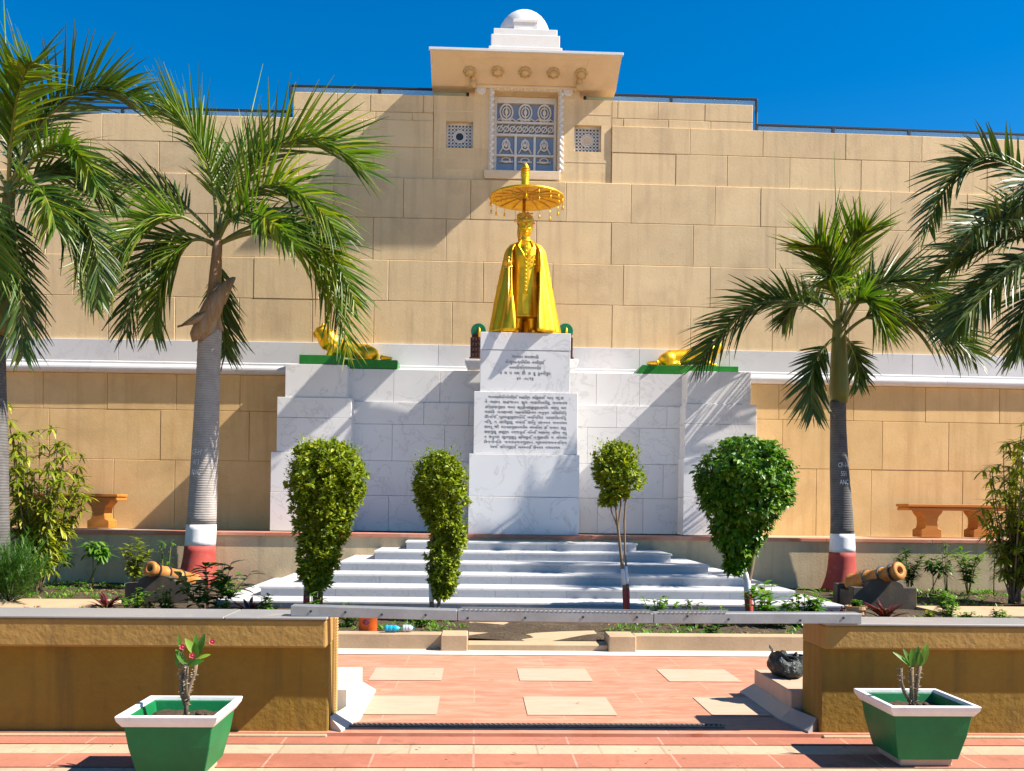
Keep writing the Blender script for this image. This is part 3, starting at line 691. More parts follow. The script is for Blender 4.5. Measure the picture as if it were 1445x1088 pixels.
def lion(x, z, s, rise, label):                      # crouching lion in profile, head on the outer side (s = direction of the head)
    t = thing('lion_statue', label, 'statue', (x, YS + .3, z), 'golden lions on the pedestals')
    b = MB(); yy = YS + .3
    def P_(u, v, wv=0): return Vector((x + s*u, yy + wv, z + v))
    b.tube([P_(-.45, .10), P_(-.30, .15), P_(-.05, .18), P_(.20, .24 + rise*.3), P_(.32, .30 + rise*.6)], [.10, .145, .13, .15, .13], 12)
    b.tube([P_(.28, .28 + rise*.5), P_(.36, .40 + rise), P_(.42, .47 + rise)], [.17, .17, .13], 12)                 # mane
    b.ball(P_(.45, .48 + rise), .11, .10, .11); b.tube([P_(.48, .46 + rise), P_(.58, .43 + rise)], [.07, .045], 8)     # head, muzzle
    for w_ in (-.07, .07): b.ball(P_(.41, .59 + rise, w_), .03, .025, .035)
    for w_ in (-.10, .10):
        b.tube([P_(.22, .25 + rise*.4, w_), P_(.30, .10, w_), P_(.33, .04, w_)], [.07, .05, .045], 8); b.tube([P_(.30, .035, w_), P_(.46, .03, w_)], [.045, .035], 8)
        b.ball(P_(-.36, .12, w_), .14, .08, .12); b.tube([P_(-.40, .03, w_*1.3), P_(-.16, .03, w_*1.3)], [.04, .035], 8)
    b.tube([P_(-.52, .08), P_(-.68, .05, -.08), P_(-.72, .03, -.22), P_(-.55, .03, -.30)], [.035, .03, .028, .045], 8)  # tail
    if rise > .1: b.tube([P_(.25, .05), P_(.27, .25), P_(.30, .45 + rise*.5)], [.15, .15, .15], 12)
    b.build('lion_body', M_gold, t, t.location, remesh=.018)
lion(X(492, 500, YS + .3), zl + .146, -1, -.01, 'golden lion statue on the left pedestal, partly behind palm fronds')
lion(X(971, 505, YS + .3), zl + .143, 1, -.12, 'golden lion statue lying on the right green slab behind palm fronds')

# carved posts with green tops on little marble brackets
def carved_post(px, label, flip):
    c = at(px, 508.5, YS + .12); t = thing('carved_post', label, 'post', c, 'dark carved posts beside the statue')
    b = MB(); b.box(c.x - .085, c.x + .085, c.y - .085, c.y + .085, c.z, c.z + .36)
    for k in range(4):
        zb_ = c.z + .05 + k*.085
        for xx in (-.05, .0, .05): b.box(c.x + xx - .014, c.x + xx + .014, c.y - .098, c.y - .080, zb_, zb_ + .05)
    b.box(c.x - .10, c.x + .10, c.y - .10, c.y + .10, c.z, c.z + .04); b.box(c.x - .065, c.x + .065, c.y - .065, c.y + .065, c.z + .361, c.z + .42)
    b.build('post_shaft', plain('dark_carved_wood', (.06,.02,.012), .5) if 'dark_carved_wood' not in bpy.data.materials else bpy.data.materials['dark_carved_wood'], t, t.location, bevel=.004)
    gx = c.x + (.045 if not flip else -.03); g = MB()
    for (r_, y0, y1) in ((.125, -.055, .055),):
        ring = lambda r, y: [Vector((gx + r*math.cos(a), c.y + y, c.z + .47 + r*1.05*math.sin(a))) for a in [math.pi*1.25*k/16 - .39 for k in range(17)]]
        g.loft([ring(r_*.3, y0), ring(r_*.92, y0), ring(r_, y0 + .02), ring(r_, y1 - .02), ring(r_*.92, y1), ring(r_*.3, y1)], True, True)
    g.build('green_fan', plain('green_enamel', (.005,.16,.075), .4) if 'green_enamel' not in bpy.data.materials else bpy.data.materials['green_enamel'], t, t.location)
    MB().tube([(gx + .01, c.y - .07, c.z + .36), (gx + .01, c.y - .07, c.z + .48), (gx + .008, c.y - .06, c.z + .53)], [.024, .022, .008], 8).build('gilt_spike', M_gold, t, t.location, smooth=True)
    bb = MB(); bb.prism_y([(c.x - .13, c.z - .15), (c.x + .13, c.z - .15), (c.x + .17, c.z - .06), (c.x + .17, c.z - .001), (c.x - .17, c.z - .001), (c.x - .17, c.z - .06)], c.y - .16, c.y + .14)
    br_ = bb.build('stone_bracket', M_marble, None, (c.x, c.y, c.z - .15), bevel=.005)
    tag(br_, 'small white marble bracket under the dark carved post ' + ('left' if not flip else 'right') + ' of the plinth', 'bracket', 'marble brackets beside the plinth')
carved_post(671, 'dark carved wooden post with green fan top left of the golden statue', False)
carved_post(800, 'green fan-topped dark post mostly hidden behind the plinth right edge', True)

# ================================================================== GOLDEN STATUE
SX, SY, SZ = X(741, 400, 14.2), 14.19, ZP
stt = thing('golden_statue', 'golden statue of a cloaked turbaned ruler leaning on a sword', 'statue', (SX, SY, SZ))
def S(x, y, z): return Vector((SX + x, SY + y, SZ + z))
def ell(x, y, z, a, b_, n=28, fold=0, nf=9, ph=0):
    return [S(x + a*math.cos(2*math.pi*i/n)*(1 + fold*math.cos(nf*2*math.pi*i/n + ph)), y + b_*math.sin(2*math.pi*i/n)*(1 + fold*math.cos(nf*2*math.pi*i/n + ph)), z) for i in range(n)]
b = MB()
# tunic
b.loft([ell(0, 0, .26, .265, .18, 36, .05, 9), ell(0, 0, .34, .258, .175, 36, .05, 9), ell(0, 0, .60, .23, .16, 36, .035, 9), ell(0, 0, .88, .205, .15, 36, .015, 9), ell(0, 0, 1.02, .20, .15, 36),
        ell(0, -.01, 1.20, .20, .155, 36), ell(0, -.01, 1.32, .205, .14, 36), ell(0, 0, 1.40, .17, .11, 36), ell(0, 0, 1.45, .085, .075, 36), ell(0, -.005, 1.53, .066, .07, 36)])
# head, nose, ears, moustache, chin
b.loft([ell(0, -.01, 1.50, .05, .05), ell(0, -.02, 1.535, .068, .075), ell(0, -.02, 1.58, .088, .10), ell(0, -.015, 1.65, .10, .115), ell(0, -.01, 1.72, .102, .118), ell(0, 0, 1.78, .09, .10), ell(0, 0, 1.81, .05, .06)])
b.tube([S(0, -.125, 1.69), S(0, -.150, 1.65), S(0, -.13, 1.635)], [.012, .020, .012], 8)
for s_ in (-1, 1):
    b.ball(S(s_*.102, 0, 1.66), .014, .026, .034); b.tube([S(0, -.128, 1.622), S(s_*.045, -.122, 1.615), S(s_*.075, -.10, 1.635)], [.013, .013, .006], 6)
    b.ball(S(s_*.04, -.118, 1.685), .016, .012, .010); b.tube([S(s_*.018, -.128, 1.708), S(s_*.07, -.112, 1.705)], [.009, .007], 6)
b.tube([S(-.025, -.122, 1.592), S(.025, -.122, 1.592)], .011, 6); b.ball(S(0, -.108, 1.56), .035, .03, .026)
# right arm (viewer's left), bent to the sword hilt
b.tube([S(-.18, 0, 1.36), S(-.24, .0, 1.22), S(-.275, -.05, 1.10), S(-.275, -.15, 1.06), S(-.27, -.215, 1.065)], [.075, .068, .06, .052, .038], 12)
b.ball(S(-.265, -.235, 1.065), .042, .045, .03)
for k in range(4): b.tube([S(-.295 + .02*k, -.26, 1.07), S(-.292 + .019*k, -.292, 1.055), S(-.288 + .016*k, -.292, 1.02 + .004*k)], [.0125, .012, .010], 6)
b.tube([S(-.235, -.24, 1.07), S(-.222, -.27, 1.045), S(-.232, -.288, 1.025)], [.014, .012, .010], 6)
# left arm hanging
b.tube([S(.18, 0, 1.36), S(.245, -.02, 1.18), S(.262, -.05, 1.02), S(.252, -.10, .90), S(.248, -.13, .84)], [.075, .066, .058, .048, .036], 12)
b.ball(S(.246, -.138, .80), .028, .040, .048)
for k in range(4): b.tube([S(.246, -.165 + .019*k, .775), S(.244, -.170 + .019*k, .735 - (.006 if k in (1, 2) else 0)), S(.236, -.168 + .018*k, .700 - (.012 if k in (1, 2) else 0))], [.0125, .0115, .009], 6)
b.tube([S(.236, -.165, .81), S(.222, -.18, .78), S(.218, -.178, .745)], [.014, .012, .009], 6)
# legs and boots
for s_ in (-1, 1):
    b.tube([S(s_*.105, 0, .32), S(s_*.11, 0, .18), S(s_*.115, .01, .06)], [.078, .066, .058], 12)
    b.tube([S(s_*.115, .03, .045), S(s_*.12, -.10, .04), S(s_*.128, -.20, .03)], [.055, .052, .032], 10)
body = b.build('body', M_gold, stt, stt.location, remesh=.0105)
# turban
tb = MB(); tb.loft([ell(0, -.005, 1.715, .112, .128), ell(0, 0, 1.74, .128, .14), ell(0, .005, 1.785, .13, .14), ell(0, .01, 1.83, .11, .115), ell(0, .01, 1.865, .06, .07), ell(0, .01, 1.88, .01, .01)])
for k in range(6):
    a0 = k*.55; tb.tube([S(.132*math.cos(a0 + q*.35), .005 + .142*math.sin(a0 + q*.35), 1.73 + q*.016) for q in range(9)], .012, 6)
tb.ball(S(.0, -.15, 1.78), .022, .016, .03); tb.tube([S(-.09, .09, 1.74), S(-.10, .12, 1.6), S(-.085, .13, 1.42)], [.03, .028, .02], 8)
tb.build('turban', M_golddark, stt, stt.location, smooth=True)
# cloak: open at the front, falling in folds
ck = MB(); rings = []; n = 72
for k in range(26):
    u = k/25; z = 1.44*(1 - u); a = .135 + .12*min(1, u/.10)**.6 + .285*u**.9 if u > .001 else .12
    a = [.12, .235, .285, .312][k] if k < 4 else .312 + .213*((u - .12)/.88)**.92
    bb = a*(.62 + .12*u)
    op = math.asin(min(.66, (.19 + .025*math.sin(u*5))/a)); row = []
    for i in range(n):
        ph = op + (2*math.pi - 2*op)*i/(n - 1); f = 1 + (.012 + .050*u)*math.sin(ph*13 + 1.3*math.sin(3*u + ph)) * min(1, u*3) + .02*u*math.sin(ph*29)
        xx = -a*math.sin(ph)*f; yy = -bb*math.cos(ph)*f + .03
        if i < 6: yy -= .03*u*(6 - i)/6
        if i > n - 7: yy -= .03*u*(i - n + 7)/6
        row.append(S(xx, yy, z + (.0 if k < 25 else .004)))
    rings.append(row)
ck.loft(rings, False, False)
cko = ck.build('cloak', M_gold, stt, stt.location, smooth=True)
md = cko.modifiers.new('thick', 'SOLIDIFY'); md.thickness = .022; md.offset = 0
# details on the tunic: front panel with ornament band, collar, sash, brooch and sword
or_ = MB(); or_.box(SX - .03, SX + .03, SY - .168, SY - .13, SZ + .62, SZ + 1.38)
for k in range(12): or_.ball(S(0, -.176, .66 + k*.06), .017, .014, .02, 8, 6)
or_.box(SX - .052, SX + .052, SY - .188, SY - .15, SZ + .30, SZ + .60)
for q in range(3):
    for s_ in (-1, 1): or_.ball(S(.10 + .03*s_, -.148, 1.06 + .07*q), .018, .014, .012, 8, 6)
or_.build('tunic_ornament', M_gold, stt, stt.location, bevel=.004)
co_ = MB(); co_.tube([S(.085*math.cos(a), .0 + .088*math.sin(a), 1.455 + .02*math.sin(a)) for a in [2*math.pi*k/20 for k in range(21)]], .024, 8)
for s_ in (-1, 1): co_.tube([S(s_*.07, -.075, 1.45), S(s_*.12, -.13, 1.34), S(s_*.05, -.175, 1.22), S(0, -.178, 1.12)], [.014, .02, .018, .01], 8)
co_.build('collar', M_gold, stt, stt.location, smooth=True)
swd = MB(); swd.tube([S(-.272, -.285, .06), S(-.272, -.285, .98)], [.012, .022], 8); swd.tube([S(-.34, -.285, .985), S(-.272, -.285, .975), S(-.205, -.285, .985)], [.014, .018, .014], 8); swd.tube([S(-.272, -.285, .98), S(-.272, -.285, 1.10)], .016, 8); swd.ball(S(-.272, -.285, 1.115), .03, .03, .026)
swd.build('sword', M_golddark, stt, stt.location, smooth=True)

# umbrella above the statue
uz = Z(741, 276, 14.22) ; UX, UY = X(743.5, 285, 14.22), 14.22
um = thing('ceremonial_umbrella', 'golden ceremonial umbrella with hanging tassels held above the statue', 'umbrella', (UX, UY + .17, SZ))
MB().tube([(UX - .035, UY + .17, SZ), (UX - .035, UY + .17, uz + .02)], .026, 10).build('pole', M_golddark, um, um.location, smooth=True)
cn = MB(); Rr = .575; nn = 48
prof = [(.03, uz + .05), (.25, uz + .045), (.45, uz + .02), (Rr - .02, uz - .015), (Rr, uz - .03), (Rr + .004, uz - .055), (Rr - .015, uz - .058), (.45, uz - .03), (.25, uz - .008), (.03, uz)]
rings = []
for r_, z_ in prof: rings.append([Vector((UX + r_*math.cos(2*math.pi*i/nn)*(1 + .012*math.cos(16*2*math.pi*i/nn)*(r_ > .4)), UY + r_*math.sin(2*math.pi*i/nn), z_)) for i in range(nn)])
cn.loft(rings)
can = cn.build('canopy', M_gold, um, um.location, smooth=True)
ribs = MB()
for k in range(16):
    a = 2*math.pi*k/16; ribs.tube([(UX + .05*math.cos(a), UY + .05*math.sin(a), uz - .006), (UX + .30*math.cos(a), UY + .30*math.sin(a), uz - .018), (UX + (Rr - .02)*math.cos(a), UY + (Rr - .02)*math.sin(a), uz - .055)], .008, 5)
for r_ in (.2, .38): ribs.tube([(UX + r_*math.cos(2*math.pi*i/40), UY + r_*math.sin(2*math.pi*i/40), uz - .012 - .05*max(0, r_ - .25)) for i in range(41)], .007, 5)
ribs.build('umbrella_rib', M_golddark, can, um.location)
for k in range(18):
    a = 2*math.pi*(k + .3)/18; px_, py_ = UX + (Rr - .012)*math.cos(a), UY + (Rr - .012)*math.sin(a); zt_ = uz - .055; dl = .075 + .03*(k % 3)
    q = MB(); q.tube([(px_, py_, zt_), (px_, py_, zt_ - dl)], .004, 5); q.lathe(px_, py_, [(.004, zt_ - dl), (.016, zt_ - dl - .015), (.009, zt_ - dl - .028), (.022, zt_ - dl - .055), (.003, zt_ - dl - .06)], 8)
    q.build('tassel', M_gold, can, um.location, smooth=True)
fz = Z(741, 229, 14.22)
fn = MB(); fn.lathe(UX - .03, UY, [(.07, uz + .045), (.066, uz + .1), (.058, uz + .2), (.062, uz + .28), (.066, uz + .34), (.045, uz + .40), (.055, uz + .44), (.03, fz - .03), (.004, fz)], 14)
for k in range(5): fn.lathe(UX - .03, UY, [(.06, uz + .29 + .028*k), (.075, uz + .30 + .028*k), (.06, uz + .31 + .028*k)], 12)
fn.build('finial', M_gold, um, um.location, smooth=True)

# ================================================================== FRONT PARAPETS
def parapet(x0, x1, over, label, end, zt_, yb2):
    t = thing('front_parapet', label, 'wall', ((x0 + x1)/2, YP, 0), 'ochre parapets flanking the gateway')
    MB().box(x0, x1, YP, YP + .30, -.02, .505).build('wall_body', M_ochre, t, t.location, bevel=.01, seg=2)
    e0, e1 = (x0, x1 + .002) if end > 0 else (x0 - .002, x1)
    MB().box(e0, e1, YP - over, YP + .302, .498, zt_ - .0145).build('wall_band', M_ochre_trim, t, t.location, bevel=.012, seg=2)
    cb = MB(); x_ = x0
    while x_ < x1 - .01:
        L_ = min(random.uniform(1.1, 1.5), x1 - x_ + .012); 
        if x1 - (x_ + L_) < .4: L_ = x1 - x_ + .012
        cb.box(x_, x_ + L_ - .003, YP - over - .008, YP + yb2, zt_ - .014, zt_); x_ += L_
    cb.build('coping', M_greymarble, t, t.location, bevel=.004)
    MB().box(x0, x1, YP - .055, YP - .001, -.02, .006).build('base_ledge', M_sand, t, t.location, bevel=.006)
    return t
pL_ = parapet(-9, XL, .13, 'ochre plastered parapet left of the gateway with a grey marble coping', 1, .668, .235)
pR_ = parapet(XR, 10, .055, 'ochre plastered parapet right of the gateway with a grey marble coping', -1, .648, .265)
# fluted metal strip on the end of the left parapet
fl = MB(); 
fl.box(XL + .003, XL + .012, YP + .13, YP + .21, .02, .635)
for k in range(38): fl.box(XL + .012, XL + .022, YP + .14, YP + .20, .03 + k*.016, .038 + k*.016)
fl.build('gate_guide', mat('painted_steel_ochre', (.50,.33,.13), (.42,.26,.09), 6, .6, .3, 40), pL_, pL_.location)

# kerb blocks inside the gateway
def cheek(side, label):
    x0 = XL if side > 0 else XR; s_ = side; y0, y1 = YP + .32, 6.28; wd = .06
    t = thing('gate_kerb', label, 'kerb', (x0, y0, .012), 'stone kerb blocks inside the gateway')
    b = MB(); a, c = sorted((x0 - s_*.40, x0 + s_*wd)); b.box(a, c, y0, y1, .012, .185)
    b.build('kerb_block', M_whitekerb if side > 0 else M_sandtile, t, t.location, bevel=.005)
    k = MB(); I_ = [(x0 + s_*wd, y1 + .01), (x0 + s_*wd, YP + .31), (x0 + s_*.002, YP + .04)]; O_ = [(x0 + s_*(wd + .085), y1 + .05), (x0 + s_*(wd + .085), YP + .27), (x0 + s_*.075, YP - .02)]
    vs = [(x, y, .012) for x, y in I_ + O_] + [(x, y, .085) for x, y in I_] + [(x, y, .024) for x, y in O_]
    k.add(vs, [(6,7,10,9),(7,8,11,10),(3,4,10,9)[::-1],(4,5,11,10)[::-1],(0,3,9,6),(2,8,11,5)])
    k.build('sloped_skirt', M_whitekerb if side > 0 else M_greymarble, t, t.location)
cheek(1, 'white stone kerb block with sloped skirt inside the gateway, left side')
cheek(-1, 'pinkish stone kerb block with grey skirt carrying the dark sack')

# drain grating across the gateway
YDn = atz(700, 1023.5, .016).y
dr = thing('drain_grating', 'dark slotted drain grating set across the red paving', 'drain', (XC, YDn, .012))
dx0, dx1 = XL + .08, atz(1016, 1021, .016).x
MB().box(dx0, dx1, YDn - .035, YDn + .035, .013, .0165).build('channel', plain('drain_shadow', (.09,.07,.06), .8), dr, dr.location)
gm = MB(); x_ = dx0
gm.box(dx0, dx1, YDn - .036, YDn - .029, .0165, .022); gm.box(dx0, dx1, YDn + .029, YDn + .036, .0165, .022)
while x_ < dx1: gm.add([(x_, YDn - .03, .0165), (x_ + .012, YDn - .03, .0165), (x_ + .03, YDn + .03, .0165), (x_ + .018, YDn + .03, .0165), (x_, YDn - .03, .021), (x_ + .012, YDn - .03, .021), (x_ + .03, YDn + .03, .021), (x_ + .018, YDn + .03, .021)], [(4,5,6,7),(0,1,5,4),(1,2,6,5),(2,3,7,6),(3,0,4,7)]); x_ += .03
gm.build('grate_bars', plain('drain_iron', (.20,.15,.12), .6, .2), dr, dr.location)

# galvanised beam lying across the gateway, resting on both parapets
YM = 5.175
mb_ = thing('steel_gate_beam', 'galvanised steel channel beam lying across both parapets over the gateway', 'beam', (XC, YM, .645))
secs = [(410, 645, 868.5, 876), (645.6, 922, 876, 880), (922.6, 1216, 880, 881.5)]
for k, (p0, p1, q0, q1) in enumerate(secs):
    a, c = at(p0, q0, YM - .05), at(p1, q1, YM - .05); z0, z1 = (.6695 if k == 0 else a.z), (.6495 if k == 2 else c.z)
    hh = .058
    b = MB(); y0, y1 = YM - .05, YM + .05
    b.add([(a.x,y0,z0),(c.x,y0,z1),(c.x,y1,z1),(a.x,y1,z0),(a.x,y0,z0+hh),(c.x,y0,z1+hh),(c.x,y1,z1+hh),(a.x,y1,z0+hh)], [(3,2,1,0),(4,5,6,7),(0,1,5,4),(1,2,6,5),(2,3,7,6),(3,0,4,7)])
    sec = b.build('beam_section', M_metal, mb_, mb_.location, bevel=.003)
    sl = MB(); x_ = a.x + .03
    lim = c.x - .02 if k == 1 else (a.x + .42 if k == 2 else a.x)
    while x_ < lim:
        f_ = (x_ - a.x)/(c.x - a.x); zz_ = z0 + (z1 - z0)*f_ + hh
        sl.box(x_, x_ + .014, y0 - .002, y0 + .004, zz_ + .002, zz_ + .013); x_ += .026
    if sl.v:
        f2 = MB()
        n0, n1 = a.x + .02, lim
        zA, zB = z0 + hh + .014, z0 + (z1 - z0)*((n1 - a.x)/(c.x - a.x)) + hh + .014
        sl.add([(n0, y0 - .001, zA), (n1, y0 - .001, zB), (n1, y0 + .004, zB), (n0, y0 + .004, zA), (n0, y0 - .001, zA + .005), (n1, y0 - .001, zB + .005), (n1, y0 + .004, zB + .005), (n0, y0 + .004, zA + .005)], [(3,2,1,0),(4,5,6,7),(0,1,5,4),(1,2,6,5),(2,3,7,6),(3,0,4,7)])
        sl.build('perforated_flange', M_metal, sec, mb_.location)
    bo = MB()
    for q in range(4):
        f_ = (q + .5)/4 + random.uniform(-.08, .08); x_ = a.x + (c.x - a.x)*f_; zz_ = z0 + (z1 - z0)*f_ + random.uniform(.015, .045)
        ring = lambda r, y: [Vector((x_ + r*math.cos(2*math.pi*i/8), y, zz_ + r*math.sin(2*math.pi*i/8))) for i in range(8)]
        bo.loft([ring(.007, y0 + .01), ring(.007, y0 - .004)])
    bo.build('bolt', M_rail, sec, mb_.location)

# ================================================================== GREEN PLANTERS
def planter(cx, cy, label):
    t = thing('square_planter', label, 'planter', (cx, cy, -.012), 'green square planters in front of the parapets')
    def sq(h, z, dx=0, dy=0): return [Vector((cx - h + dx, cy - h + dy, z)), Vector((cx + h + dx, cy - h + dy, z)), Vector((cx + h + dx, cy + h + dy, z)), Vector((cx - h + dx, cy + h + dy, z))]
    MB().loft([sq(.135, -.01), sq(.135, .03)]).build('planter_foot', M_sandtile, t, t.location, bevel=.006)
    b = MB(); b.loft([sq(.155, .03), sq(.185, .16), sq(.2055, .298), sq(.196, .298), sq(.165, .14)], cap=True)
    b.build('planter_tub', M_pot, t, t.location, bevel=.006, seg=2)
    r_ = MB(); r_.loft([sq(.207, .262), sq(.226, .290), sq(.232, .312), sq(.228, .316), sq(.207, .316), sq(.205, .300), sq(.2065, .262)], cap=False)
    r_.build('planter_rim', M_potrim, t, t.location, bevel=.0035, seg=2)
    g = MB(); vs = []; nn_ = 14
    for j in range(nn_ + 1):
        for i in range(nn_ + 1):
            x_, y_ = cx - .184 + .368*i/nn_, cy - .184 + .368*j/nn_; vs.append((x_, y_, .252 + .014*mnoise.noise(Vector((x_*18, y_*18, 1)))))
    g.add(vs, [(j*(nn_+1)+i, j*(nn_+1)+i+1, (j+1)*(nn_+1)+i+1, (j+1)*(nn_+1)+i) for j in range(nn_) for i in range(nn_)])
    for k in range(7): a = random.uniform(0, 6.28); q = random.uniform(.05, .13); g.ball((cx + q*math.cos(a), cy + q*math.sin(a), .262), .018, .014, .010, 6, 5)
    g.build('planter_soil', M_soil, t, t.location, smooth=True)
    return t
plx, ply = atz(240, 1000, .3).x, 4.48; plx = at(235, 1012, 4.26).x; prx, pry = at(1320, 1004, 4.53).x, 4.75
planter(plx, ply, 'green square planter with white rim in front of the left parapet')
planter(prx, pry, 'green square planter with white rim in front of the right parapet')

def leaf(b, p, d, L, wd, n=None, curl=.25, fold=.25, seg=3, m=0):   # one leaf blade as its own island
    d = Vector(d).normalized(); n = Vector(n) if n else Vector((0, 0, 1))
    s_ = d.cross(n)
    if s_.length < .05: s_ = d.cross(Vector((1, 0, .3)))
    s_.normalize(); n = s_.cross(d).normalized()
    vs = []; fs = []
    for k in range(seg + 1):
        u = k/seg; c = Vector(p) + d*L*u - n*curl*L*u*u; wq = wd*.5*math.sin(math.pi*min(.97, .08 + .9*u))**.8
        vs += [c - s_*wq + n*fold*wq, c, c + s_*wq + n*fold*wq]
    for k in range(seg):
        a = k*3; fs += [(a, a+1, a+4, a+3), (a+1, a+2, a+5, a+4)]
    b.add(vs, fs, m)

def euphorbia(cx, cy, z, stems, leaves, flowers, label, vs_=1.3):
    t = thing('crown_of_thorns', label, 'plant', (cx, cy, z), 'thorny plants in the green planters')
    b = MB(); th = MB()
    for pts, r_ in stems:
        P_ = [Vector((cx + p[0]*1.12, cy + p[1], z + p[2]*vs_)) for p in pts]; b.tube(P_, [r_*1.1] + [r_*.9]*(len(P_) - 1), 8)
        for k in range(46):
            u = random.random()*(len(P_) - 1); i = min(int(u), len(P_) - 2); q = P_[i].lerp(P_[i+1], u - i); a = random.uniform(0, 6.28)
            dvec = Vector((math.cos(a), math.sin(a), random.uniform(-.2, .6))).normalized(); th.tube([q + dvec*r_*.7, q + dvec*(r_ + .012)], [.0028, .0004], 4)
    stem = b.build('stem', M_bark, t, t.location, smooth=True); th.build('thorns', plain('pale_thorn', (.42,.34,.22), .7), stem, t.location)
    lb = MB()
    for p, d, L_, w_ in leaves: leaf(lb, (cx + p[0]*1.12, cy + p[1], z + p[2]*vs_), d, L_, w_, n=(-d[0]*.6, -1 + .2*d[1], .5), curl=.12, fold=.2, seg=5)
    lb.build('leaves', M_leaf_grn, t, t.location, smooth=True)
    for p in flowers:
        f = MB(); c = Vector((cx + p[0]*1.1, cy + p[1], z + p[2]*vs_*.98))
        for k in range(5): a = k*1.2566; leaf(f, c, (math.cos(a), -.45, math.sin(a)), .018, .017, n=(0, -1, 0), curl=-.2, seg=3)
        f.ball(c + Vector((0, -.006, 0)), .005, .005, .005, 6, 5); f.build('flower', M_flower, t, t.location)
q = 4.48/F
euphorbia(plx + .018, ply, .25, [([(0,0,0), (.003,0,.07), (.018,0,.13), (.035,0,.165), (.045,0,.225)], .011), ([(.005,0,.07), (.002,0,.14), (.0,0,.205)], .013), ([(0,.01,.05), (-.024,.01,.10), (-.022,.01,.17)], .012), ([(-.02,0,.17), (-.024,0,.27)], .005)],
          [((-.024,0,.19), (-.35,0,1), .07, .03), ((0,0,.20), (-.5,-.2,.9), .09, .034), ((.0,0,.2), (.7,-.3,.25), .10, .034), ((.045,0,.235), (-.55,-.1,.9), .10, .038), ((.05,0,.235), (.25,-.1,1), .11, .036), ((.045,-.01,.23), (0,-.4,.8), .08, .036), ((.05,0,.225), (.9,0,.35), .06, .02), ((-.024,0,.26), (-.25,0,1), .07, .016), ((.04,0,.23), (-.1,.2,1), .11, .03)],
          [(.115,-.01,.295), (.033,-.02,.245), (-.012,-.01,.275)], 'thorny plant with green leaves and pink flowers in the left planter')
euphorbia(prx - .012, pry, .25, [([(0,0,0), (-.004,0,.10), (-.006,0,.20)], .013), ([(.008,0,.03), (.022,0,.12), (.034,0,.205)], .012), ([(-.005,0,.03), (-.04,0,.085), (-.055,0,.13), (-.058,0,.195)], .011)],
          [((-.006,0,.20), (-.85,-.1,.75), .125, .026), ((-.004,0,.20), (-.05,-.2,1), .10, .040), ((.0,0,.20), (.25,-.1,1), .11, .034), ((.034,0,.205), (.35,0,1), .12, .048), ((.034,0,.2), (-.1,-.3,.8), .08, .036), ((-.006,0,.2), (-.35,.1,1), .10, .03), ((.03,0,.2), (.12,-.2,.9), .10, .04)],
          [], 'thorny bare-stemmed plant with a few green leaves in the right planter', 1.12)

# ================================================================== PALMS
def bez(p0, pm, p2, n):
    p1 = pm*2 - (p0 + p2)*.5
    return [p0*(1-u)**2 + p1*2*u*(1-u) + p2*u*u for u in [k/n for k in range(n+1)]]
def frond(parent, org, p0, pm, p2, L=.62, nl=46, m=None, droop=.35, start=.20, seed=0, sweep=.70, lift=.18, wd=.041):
    rnd = random.Random(seed); pts = bez(p0, pm, p2, 40); N_ = len(pts) - 1; nl = int(nl*1.25); L *= 1.28
    lf = MB()
    length = sum((pts[i+1] - pts[i]).length for i in range(N_))
    view = Vector((0, -1, .35)).normalized()
    for k in range(nl*2):
        side = 1 if k % 2 else -1; s_ = start + (1 - start)*((k//2 + rnd.uniform(-.25, .25) + .5)/nl); s_ = min(.995, max(start, s_))
        f_ = s_*N_; i = min(int(f_), N_ - 1); p = pts[i].lerp(pts[i+1], f_ - i); t = (pts[i+1] - pts[i]).normalized()
        upv = Vector((0, 0, 1)) - t*t.z
        if upv.length < .15: upv = Vector((0, 1, 0)) - t*t.y
        upv.normalize(); sd_ = t.cross(upv).normalized()
        prof_ = (.42 + .58*math.sin(math.pi*min(.9, max(0, s_ - .12)*1.05)))*(1 if s_ < .85 else 1 - .25*(s_ - .85)/.15)
        Ln = L*prof_*rnd.uniform(.82, 1.12)
        plume = (.62 if (k//2 + k) % 2 else -.42) + rnd.gauss(0, .13)
        d = (t*(sweep + .55*s_) + sd_*side*rnd.uniform(.45, .75) + upv*(lift*.5 + plume*.85)).normalized()
        dr = droop*rnd.uniform(.35, 1.25)*(.8 if plume > 0 else 1.1)
        seg = 4; vs = []; w0 = wd*rnd.uniform(.75, 1.15)
        n = d.cross(t); n = n.normalized() if n.length > .05 else upv
        tw = rnd.uniform(-.5, .5); bs = n.cross(d).normalized(); bs = (bs*math.cos(tw) + n*math.sin(tw)).normalized()
        prev = p; dd = d.copy()
        for q in range(seg + 1):
            u = q/seg
            c = prev if q == 0 else prev + dd*(Ln/seg)
            dd = (dd + Vector((0, 0, -1))*dr*(.20 + .35*u)).normalized()
            wq = w0*.5*(.45 + .55*math.sin(math.pi*min(1, u*1.1 + .15)) if u < .9 else .12)
            vs += [c - bs*wq, c + n*wq*.35, c + bs*wq]; prev = c
        lf.add(vs, [f for q in range(seg) for f in ((q*3, q*3+1, q*3+4, q*3+3), (q*3+1, q*3+2, q*3+5, q*3+4))])
    fr_ = MB(); fr_.tube(pts, [.026*(1 - .86*i/N_) + .002 for i in range(N_ + 1)], 6)
    o = fr_.build('frond', M_rachis, parent, org, smooth=True)
    lf.build('leaflets', m or M_frond, o, org)
    return o
